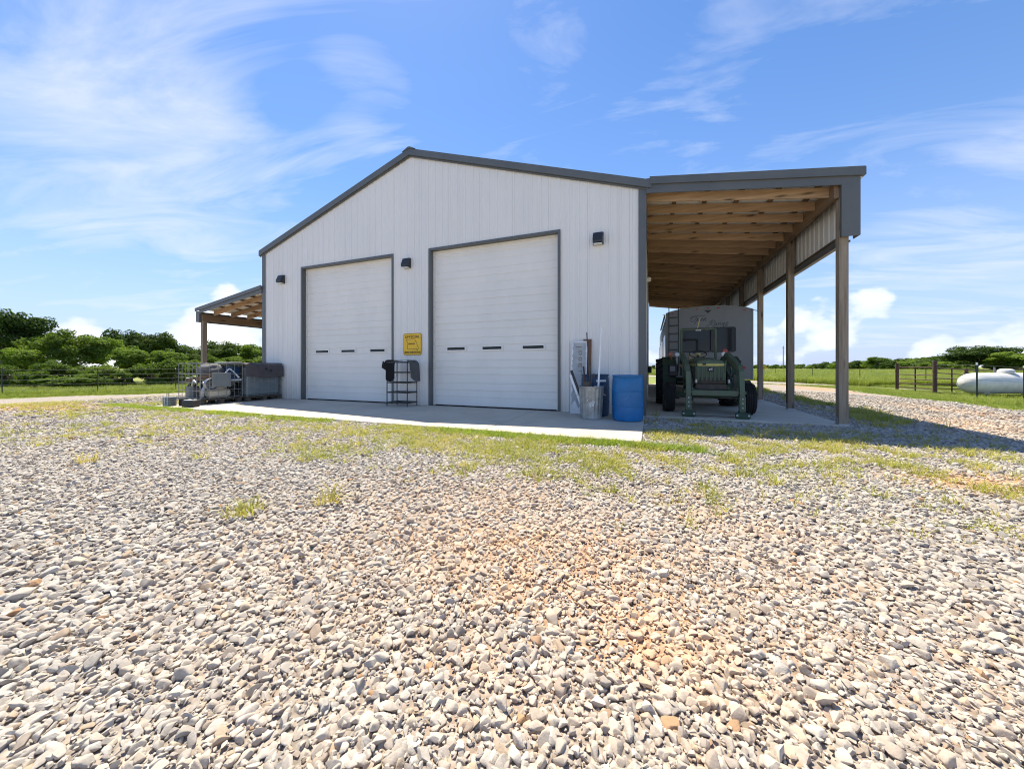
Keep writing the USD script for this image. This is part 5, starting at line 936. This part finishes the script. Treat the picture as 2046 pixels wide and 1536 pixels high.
plant('light', 128, 22.6, 74, 752, 'low light green shrub just behind the left fence', 'shrub')
plant('shrub', 246, 25.0, 56, 734, 'small shrub behind the fence right of the fence post')
plant('shrub', 345, 27.0, 70, 716, 'shrub at the right end of the left thicket beside the wire tote')
plant('shrub', 150, 25.2, 60, 728, 'mid green shrub directly behind the low light green shrub')
plant('shrub', 368, 31, 70, 718, 'shrub behind the wire tote at the end of the thicket')
plant('dark', 398, 46, 62, 692, 'dark tree partly hidden by the post of the low canopy')
plant('dark', 446, 48, 76, 681, 'dark tree seen under the low canopy, the widest there')
plant('loose', 508, 47, 62, 684, 'pale loose tree seen under the low canopy beside the white wall')
plant('shrub', 425, 44, 60, 706, 'shrub under the low canopy behind the totes')
plant('round', 475, 44, 70, 708, 'mid green bush under the low canopy behind the totes')
plant('light', 340, 42, 60, 712, 'light bush left of the low canopy post, far back')
plant('shrub', 540, 46, 70, 712, 'shrub hidden behind the left wall corner')
# right
plant('dark', 1952, 62, 98, 690, 'big dark round tree behind the gas tank at the right')
plant('loose', 2018, 58, 80, 700, 'pale green tree right of the big dark tree')
plant('light', 2060, 56, 90, 704, 'light green tree at the right edge behind the gas tank')
plant('loose', 1752, 95, 40, 711, 'feathery small tree showing right beside the nearest canopy post')
plant('light', 1990, 60, 60, 716, 'low light bush between the dark tree and the pale tree')
# far wood line and hedges: one mass, instanced crowns
rng = np.random.default_rng(77); wood_ = UsdGeom.PointInstancer.Define(stage, path_for('/World', 'distant_woods')); tag(wood_.GetPrim(), 'hazy low line of far trees along the horizon', 'woods', None, 'stuff')
prt = []
for i, (mt_, sd) in enumerate((('leafdark', 1), ('leaf', 2), ('leaflight', 3))):
    r_ = np.random.default_rng(sd); m_ = usdkit.mesh(stage, f'/World/distant_woods/prototypes/crown_{i + 1:03d}', crown_mesh(r_, blobs_round(r_, 6, 6, 0.05, 12), 2600, 0.24), M[mt_]); prt.append(m_.GetPath())
wp, ws, wi = [], [], []
def wood_line(px0, px1, dep, top, n, jit=6):
    for k in range(n):
        px = rng.uniform(px0, px1); d = dep * rng.uniform(0.9, 1.15); p = far(px, d); z = GZ1(p); tp_ = np.interp(px, [px0, px1], top) + rng.uniform(0, jit); H = CAM[2] + (733 - tp_) / 703 * d - z
        wp.append((p[0], p[1], z - 0.3)); s = max(H, 1.2) / 5.6; ws.append((s * rng.uniform(0.9, 1.5), s * rng.uniform(0.9, 1.5), s)); wi.append(int(rng.choice(3, p=[.45, .35, .2])))
wood_line(1760, 1925, 120, (718, 705), 60); wood_line(1840, 1930, 95, (718, 712), 26); wood_line(1640, 1790, 190, (722, 716), 50); wood_line(1440, 1680, 260, (728, 725), 70, 4); wood_line(1290, 1345, 200, (727, 727), 16, 3); wood_line(1985, 2300, 80, (716, 708), 45); wood_line(-300, 40, 60, (690, 680), 30); wood_line(320, 560, 75, (705, 705), 40)
wood_line(-900, -250, 45, (690, 690), 50); wood_line(2300, 3200, 90, (712, 708), 50)
wood_.CreatePrototypesRel().SetTargets(prt); wood_.CreateProtoIndicesAttr(Vt.IntArray(wi)); wood_.CreatePositionsAttr(Vt.Vec3fArray([Gf.Vec3f(*map(float, q)) for q in wp])); wood_.CreateScalesAttr(Vt.Vec3fArray([Gf.Vec3f(*map(float, q)) for q in ws]))
def quats(ang, tilt=None, taz=None):
    q = np.stack([np.cos(ang / 2), 0 * ang, 0 * ang, np.sin(ang / 2)], -1)
    if tilt is not None:
        c, s = np.cos(tilt / 2), np.sin(tilt / 2); b = np.stack([c, s * np.cos(taz), s * np.sin(taz), 0 * c], -1)
        w1, x1, y1, z1 = b.T; w2, x2, y2, z2 = q.T
        q = np.stack([w1 * w2 - x1 * x2 - y1 * y2 - z1 * z2, w1 * x2 + x1 * w2 + y1 * z2 - z1 * y2, w1 * y2 - x1 * z2 + y1 * w2 + z1 * x2, w1 * z2 + x1 * y2 - y1 * x2 + z1 * w2], -1)
    return Vt.QuathArray([Gf.Quath(float(a), float(b), float(c), float(d)) for a, b, c, d in q])
def scatter(name, label, protos, mat, pos, scl, ang, idx, tilt=None, taz=None, kind='stuff', cat=None, smooth=False):
    pi = UsdGeom.PointInstancer.Define(stage, path_for('/World', name)); tag(pi.GetPrim(), label, cat, None, kind); tg = []
    for i, pm_ in enumerate(protos):
        m_ = usdkit.mesh(stage, f'{pi.GetPath()}/prototypes/piece_{i + 1:03d}', pm_, mat[i % len(mat)] if isinstance(mat, list) else mat, smooth=smooth); tg.append(m_.GetPath())
    pi.CreatePrototypesRel().SetTargets(tg); pi.CreateProtoIndicesAttr(Vt.IntArray.FromNumpy(np.asarray(idx, np.int32))); pi.CreatePositionsAttr(Vt.Vec3fArray.FromNumpy(np.asarray(pos, np.float32)))
    pi.CreateScalesAttr(Vt.Vec3fArray.FromNumpy(np.asarray(scl, np.float32))); pi.CreateOrientationsAttr(quats(ang, tilt, taz))
    return pi

# ------------------------------------------------------------------ gravel: crushed limestone, every near stone a stone
def stone_look():
    N = {'oi': ('object_info', {}), 'geo': ('geometry', {}), 'n': ('noise_texture', {'scale': 55.0, 'detail': 6.0, 'roughness': 0.65}), 'nb': ('noise_texture', {'scale': 190.0, 'detail': 3.0}),
         'r': ('rgb_ramp', {'ramp': [(0.0, (0.29, 0.255, 0.23)), (0.12, (0.375, 0.338, 0.295)), (0.45, (0.44, 0.398, 0.345)), (0.80, (0.50, 0.458, 0.402)), (0.90, (0.45, 0.375, 0.29)), (0.955, (0.41, 0.31, 0.215)), (0.985, (0.25, 0.22, 0.195)), (1.0, (0.37, 0.205, 0.10))]}),
         'mn': ('map_range', {'from_min': 0.3, 'from_max': 0.7, 'to_min': 0.80, 'to_max': 1.10}), 'hs': ('hsv', {}),
         'p': ('principled_bsdf', {'roughness': 0.85, 'specular_ior_level': 0.25}), 'b': ('bump', {'strength': 0.35, 'distance': 0.004}), 'mx': ('mix_color', {'b': (0.60, 0.40, 0.235)}), 'fm': ('math', {'math_type': 'multiply'}), 'n4': ('noise_texture', {'scale': 9.0, 'detail': 3.0}), 'nr': ('map_range', {'from_min': 0.35, 'from_max': 0.65, 'to_min': 0.15, 'to_max': 1.0, 'clamp': True})}
    L = [('oi.random', 'r.fac'), ('geo.position', 'n.vector'), ('geo.position', 'nb.vector'), ('n.fac', 'mn.value'), ('mn.result', 'hs.value'), ('nb.fac', 'b.height'), ('b.normal', 'p.normal'), ('geo.position', 'n4.vector'), ('n4.fac', 'nr.value')]
    # red dirt dusts the stones inside the bare patches
    prev = None
    for i, (cx, cy, rx, ry, a) in enumerate(PATCHES):
        N[f'v{i}'] = ('vector_math', {'math_type': 'subtract', 'vector2': (cx, cy, 0)}); N[f's{i}'] = ('vector_math', {'math_type': 'multiply', 'vector2': (1 / rx, 1 / ry, 0)}); N[f'l{i}'] = ('vector_math', {'math_type': 'length'})
        N[f'm{i}'] = ('map_range', {'from_min': 1.35, 'from_max': 0.1, 'to_min': 0.0, 'to_max': a * 0.92, 'clamp': True, 'range_type': 'smoothstep'})
        L += [('geo.position', f'v{i}.vector1'), (f'v{i}.vector', f's{i}.vector1'), (f's{i}.vector', f'l{i}.vector1'), (f'l{i}.value', f'm{i}.value')]
        if prev: N[f'x{i}'] = ('math', {'math_type': 'maximum'}); L += [(prev, f'x{i}.value1'), (f'm{i}.result', f'x{i}.value2')]; prev = f'x{i}.value'
        else: prev = f'm{i}.result'
    L += [(prev, 'fm.value1'), ('nr.result', 'fm.value2'), ('r.color', 'hs.color'), ('hs.color', 'mx.a'), ('fm.value', 'mx.fac'), ('mx.result', 'p.base_color')]
    return usdkit.material(stage, '/World/Looks/limestone', N, L, surface='p.BSDF')
def stone(seed):
    r = np.random.default_rng(seed); p = r.normal(size=(r.integers(9, 15), 3)); p /= np.linalg.norm(p, axis=1, keepdims=True); p *= r.uniform(0.82, 1.12, (len(p), 1)); h = trimesh.convex.convex_hull(p)
    h = h.subdivide().subdivide(); trimesh.smoothing.filter_laplacian(h, lamb=0.36, iterations=2); v = np.array(h.vertices); v -= v.mean(0); v *= (1 + 0.16 * (meshkit.fbm(v * 2.2 + seed, 2, seed) - 0.5))[:, None]
    v *= np.array([1.0, r.uniform(0.66, 0.98), r.uniform(0.46, 0.76)]) / np.abs(v).max(); return trimesh.Trimesh(v, h.faces, process=False)
protos = [stone(100 + i) for i in range(16)]
rng = np.random.default_rng(2024)
def field(sp, r0, r1, ang=66):
    n = int(2 * r1 / sp); ii = np.arange(-n // 2, n // 2) * sp; X, Y = np.meshgrid(ii, ii, indexing='ij'); X = X.ravel() + rng.uniform(-.5, .5, X.size) * sp * 1.15 + CAM[0]; Y = Y.ravel() + rng.uniform(-.5, .5, Y.size) * sp * 1.15 + CAM[1]
    dx, dy = X - CAM[0], Y - CAM[1]; R = np.hypot(dx, dy); A = np.degrees(np.arctan2(dx * RGT[0] + dy * RGT[1], dx * FWD[0] + dy * FWD[1])); k = (R >= r0) & (R < r1) & ((np.abs(A) < ang) | (R < 1.6)) & ~on_slab(X, Y, 0.01); return X[k], Y[k], R[k]
PP, SS, AA, II, TT, ZZ = [], [], [], [], [], []
def lay(sp, r0, r1, size, zoff, zj, dens):
    X, Y, R = field(sp, r0, r1); g = gravel_at(X, Y); ru = rust_at(X, Y); nz = meshkit.fbm(np.stack([X, Y, 0 * X], -1) * 0.9, 3, 41); keep = rng.random(len(X)) < g * dens(X, Y, R, ru, nz); X, Y, R = X[keep], Y[keep], R[keep]; n = len(X)
    s = size * np.exp(np.clip(rng.normal(0, 0.25, n), -0.55, 0.5)) * (1.0 + 0.25 * (nz[keep] - 0.5)); z = ground_z(X, Y) + zoff * s + rng.uniform(-zj, zj, n)
    PP.append(np.stack([X, Y, z], -1)); SS.append(s[:, None] * rng.uniform(0.85, 1.15, (n, 3))); AA.append(rng.uniform(0, 6.283, n)); II.append(rng.integers(0, len(protos), n)); TT.append(np.abs(rng.normal(0, 0.33, n))); ZZ.append(rng.uniform(0, 6.283, n))
lay(0.0252, 0.0, 3.0, 0.0189, 0.22, 0.005, lambda X, Y, R, ru, nz: np.clip(1 - 0.55 * ru, 0, 1))
lay(0.030, 3.0, 7.0, 0.0195, 0.26, 0.005, lambda X, Y, R, ru, nz: np.clip(1 - 0.6 * ru, 0, 1))
lay(0.045, 7.0, 12.0, 0.0265, 0.26, 0.006, lambda X, Y, R, ru, nz: np.clip(1 - 0.6 * ru, 0, 1))
lay(0.060, 0.0, 7.0, 0.0232, 0.45, 0.007, lambda X, Y, R, ru, nz: 0.38 * np.clip(1 - 0.75 * ru, 0, 1))
lay(0.0165, 0.0, 2.3, 0.0078, 0.7, 0.007, lambda X, Y, R, ru, nz: 0.75 + 0 * X)
lay(0.070, 12.0, 20.0, 0.032, 0.3, 0.008, lambda X, Y, R, ru, nz: 0.55 * np.clip(1 - 0.6 * ru, 0, 1))
print('stones', sum(len(p) for p in PP))
scatter('gravel', 'loose pale crushed limestone covering the yard', protos, stone_look(), np.vstack(PP), np.vstack(SS), np.concatenate(AA), np.concatenate(II), np.concatenate(TT), np.concatenate(ZZ), cat='gravel', smooth=28)

# ------------------------------------------------------------------ grass and weeds
def tuft(seed, n, h, spread, w, bend=0.6):
    r = np.random.default_rng(seed); V = []; F = []; k = 0
    for i in range(n):
        a = r.uniform(0, 6.283); rr = spread * r.random() ** 0.7; b = np.array([rr * math.cos(a), rr * math.sin(a), -0.01]); d = a + r.normal(0, 0.7); hh = h * r.uniform(0.45, 1.1); be = bend * r.uniform(0.3, 1.3); out = np.array([math.cos(d), math.sin(d), 0]); sd = np.array([-math.sin(d), math.cos(d), 0]) * w * r.uniform(0.7, 1.3)
        p0, p1, p2 = b, b + out * be * hh * 0.28 + (0, 0, hh * 0.55), b + out * be * hh * 0.85 + (0, 0, hh * (1.0 - 0.22 * be))
        V += [p0 - sd / 2, p0 + sd / 2, p1 - sd * 0.4, p1 + sd * 0.4, p2]; F += [[k, k + 1, k + 3], [k, k + 3, k + 2], [k + 2, k + 3, k + 4]]; k += 5
    return np.array(V), np.array(F)
rng = np.random.default_rng(55)
def sow(n, xr, yr, dens):
    X = rng.uniform(*xr, n); Y = rng.uniform(*yr, n); k = (rng.random(n) < dens(X, Y)) & ~on_slab(X, Y, 0.005); return X[k], Y[k]
F2 = lambda X, Y, s, seed: meshkit.fbm(np.stack([X, Y, 0 * X], -1) * s, 4, seed)
def put(name, label, protos, mat, XY, size, jit=0.35, tilt=0.12):
    X, Y = XY; n = len(X); s = size * np.exp(np.clip(rng.normal(0, jit, n), -0.8, 0.45))
    scatter(name, label, protos, mat, np.stack([X, Y, ground_z(X, Y)], -1), np.repeat(s[:, None], 3, 1), rng.uniform(0, 6.283, n), rng.integers(0, len(protos), n), np.abs(rng.normal(0, tilt, n)), rng.uniform(0, 6.283, n), cat='grass')
small = [tuft(i, 22, 0.10, 0.05, 0.006, 0.8) for i in range(6)]
# fresh strip along the apron edge
X, Y = sow(9000, (-14.0, 0.9), (-3.25, -2.86), lambda X, Y: np.clip((F2(X, Y, 1.1, 3) - 0.32) * 6, 0, 1) * sstep(-3.25, -2.98, Y + 0.12 * (F2(X, Y, 2.0, 8) - .5)))
put('lawn_strip', 'fresh green grass along the front edge of the concrete apron', small, M['grassfresh'], (X, Y), 0.68)
# sparse weeds growing through the gravel
def weed_d(X, Y):
    n = F2(X, Y, 0.85, 12); n2 = F2(X, Y, 3.0, 14); edge = np.where(X > 0, -1.75, -2.86)
    depth = edge - Y; band = sstep(2.7, 0.9, depth + (n - 0.5) * 2.8) * (depth > -1.1 * (X > 0)) * sstep(5.0, 2.8, X + (n - 0.5) * 3)
    band = band * np.where(X > 0, np.clip(0.3 + 0.7 * sstep(-1.5, -2.2, Y), 0, 1), 1.0) * np.where(X < -4, 0.55, 0.9)
    la = sstep(0.9, 0.2, np.abs((Y + 5.3) - 0.22 * (X + 9.5)) / 1.9) * sstep(-4.6, -7.5, X) * sstep(-12.3, -10.6, X) * 0.42
    far_l = sstep(-14.2, -13.2, X) * sstep(-11.2, -12.0, X) * sstep(-5.0, -4.2, Y) * sstep(-0.5, -2.5, Y) * 0.75
    sp = 0.05 * sstep(-5.8, -4.8, Y)
    base = np.maximum(np.maximum(band, la), np.maximum(far_l, sp))
    return np.clip(base * sstep(0.38, 0.60, n2 * 0.7 + n * 0.3) * 1.8, 0, 1)
X, Y = sow(90000, (-20, 8), (-7.6, -0.1), lambda X, Y: weed_d(X, Y) * np.where(X > -4.5, 0.85, 0.36))
put('weeds', 'yellow green weeds and thin grass growing through the gravel', [tuft(20 + i, 16, 0.11, 0.06, 0.0055, 1.1) for i in range(7)], M['grass'], (X, Y), 0.72, 0.4)
# clumps standing alone
X, Y = sow(600, (-10, 2.2), (-5.0, -0.4), lambda X, Y: 0.28 * sstep(-5.6, -4.0, Y) * sstep(0.40, 0.6, F2(X, Y, 1.2, 61)))
xs = [at(*q)[:2] for q in ((470, 1025), (500, 1012), (640, 1000), (600, 915), (715, 885), (1220, 975), (1420, 985), (1540, 960), (400, 910), (160, 918), (1640, 870), (1560, 862), (1310, 830), (1440, 862), (1930, 905))]
X = np.r_[X, [q[0] for q in xs], [q[0] + 0.05 for q in xs]]; Y = np.r_[Y, [q[1] for q in xs], [q[1] + 0.04 for q in xs]]
put('grass_clumps', 'single grass clumps scattered over the gravel', [tuft(40 + i, 34, 0.15, 0.06, 0.006, 1.0) for i in range(4)], M['grass'], (X, Y), 0.9)
# strip along the tall canopy, in its shade
X, Y = sow(16000, (3.5, 6.6), (-1.6, 17), lambda X, Y: sstep(0.9, 0.25, np.abs(X - 4.5 - 0.02 * Y - (F2(X, Y, 0.5, 5) - .5) * 1.0) / 0.72) * sstep(0.36, 0.56, F2(X, Y, 1.6, 6)) * sstep(-0.6, 1.4, Y) * 0.6)
put('shade_grass', 'grass strip beside the posts of the tall canopy', small, M['grass'], (X, Y), 1.15)
# meadow edges: right beyond the drive, left along the fence, the field beyond the road
def meadow(X, Y): return np.clip(1 - gravel_at(X, Y) * 1.3, 0, 1)
tall = [tuft(70 + i, 26, 0.34, 0.16, 0.011, 0.7) for i in range(6)]
X, Y = sow(30000, (8.4, 21), (1, 32), lambda X, Y: meadow(X, Y) * (0.5 + 0.5 * F2(X, Y, 0.4, 9)))
put('meadow_grass', 'cut green grass right of the gravel drive around the pipe gate', tall, M['tallgrass'], (X, Y), 0.26 + 0.45 * sstep(0.8, 2.5, X - 9.3) * F2(X, Y, 0.5, 19))
X, Y = sow(3500, (tc[0] - 2.6, tc[0] + 3.0), (tc[1] - 1.6, tc[1] + 2), lambda X, Y: 0.6 + 0 * X)
put('tank_grass', 'tall dry grass around the gas tank', tall, M['tallgrass'], (X, Y), 0.6)
X, Y = sow(26000, (-40, -23.5), (-14, 16), lambda X, Y: meadow(X, Y) * (0.35 + 0.65 * F2(X, Y, 0.5, 29)))
left = (X - FA[0]) * FN[0] + (Y - FA[1]) * FN[1]
put('fence_grass', 'green grass along the left wire fence', tall, M['tallgrass'], (X, Y), np.where(left > 0.4, 0.5, 0.85))
n = 60000; pxs = rng.uniform(1240, 2250, n); dd = 28 + 75 * rng.random(n) ** 1.6; P_ = CAM[:2] + dd[:, None] * FWD + ((pxs - 1023) / 703 * dd)[:, None] * RGT; k = (gravel_at(P_[:, 0], P_[:, 1]) < 0.3) & ((P_[:, 0] - 15.2) * 0.913 + (P_[:, 1] - 22.9) * 0.408 > 2.4); P_, dd = P_[k], dd[k]
put('field_grass', 'tall green and yellow grass of the field beyond the road', tall, M['tallgrass'], (P_[:, 0], P_[:, 1]), 1.15 + 0.012 * dd)
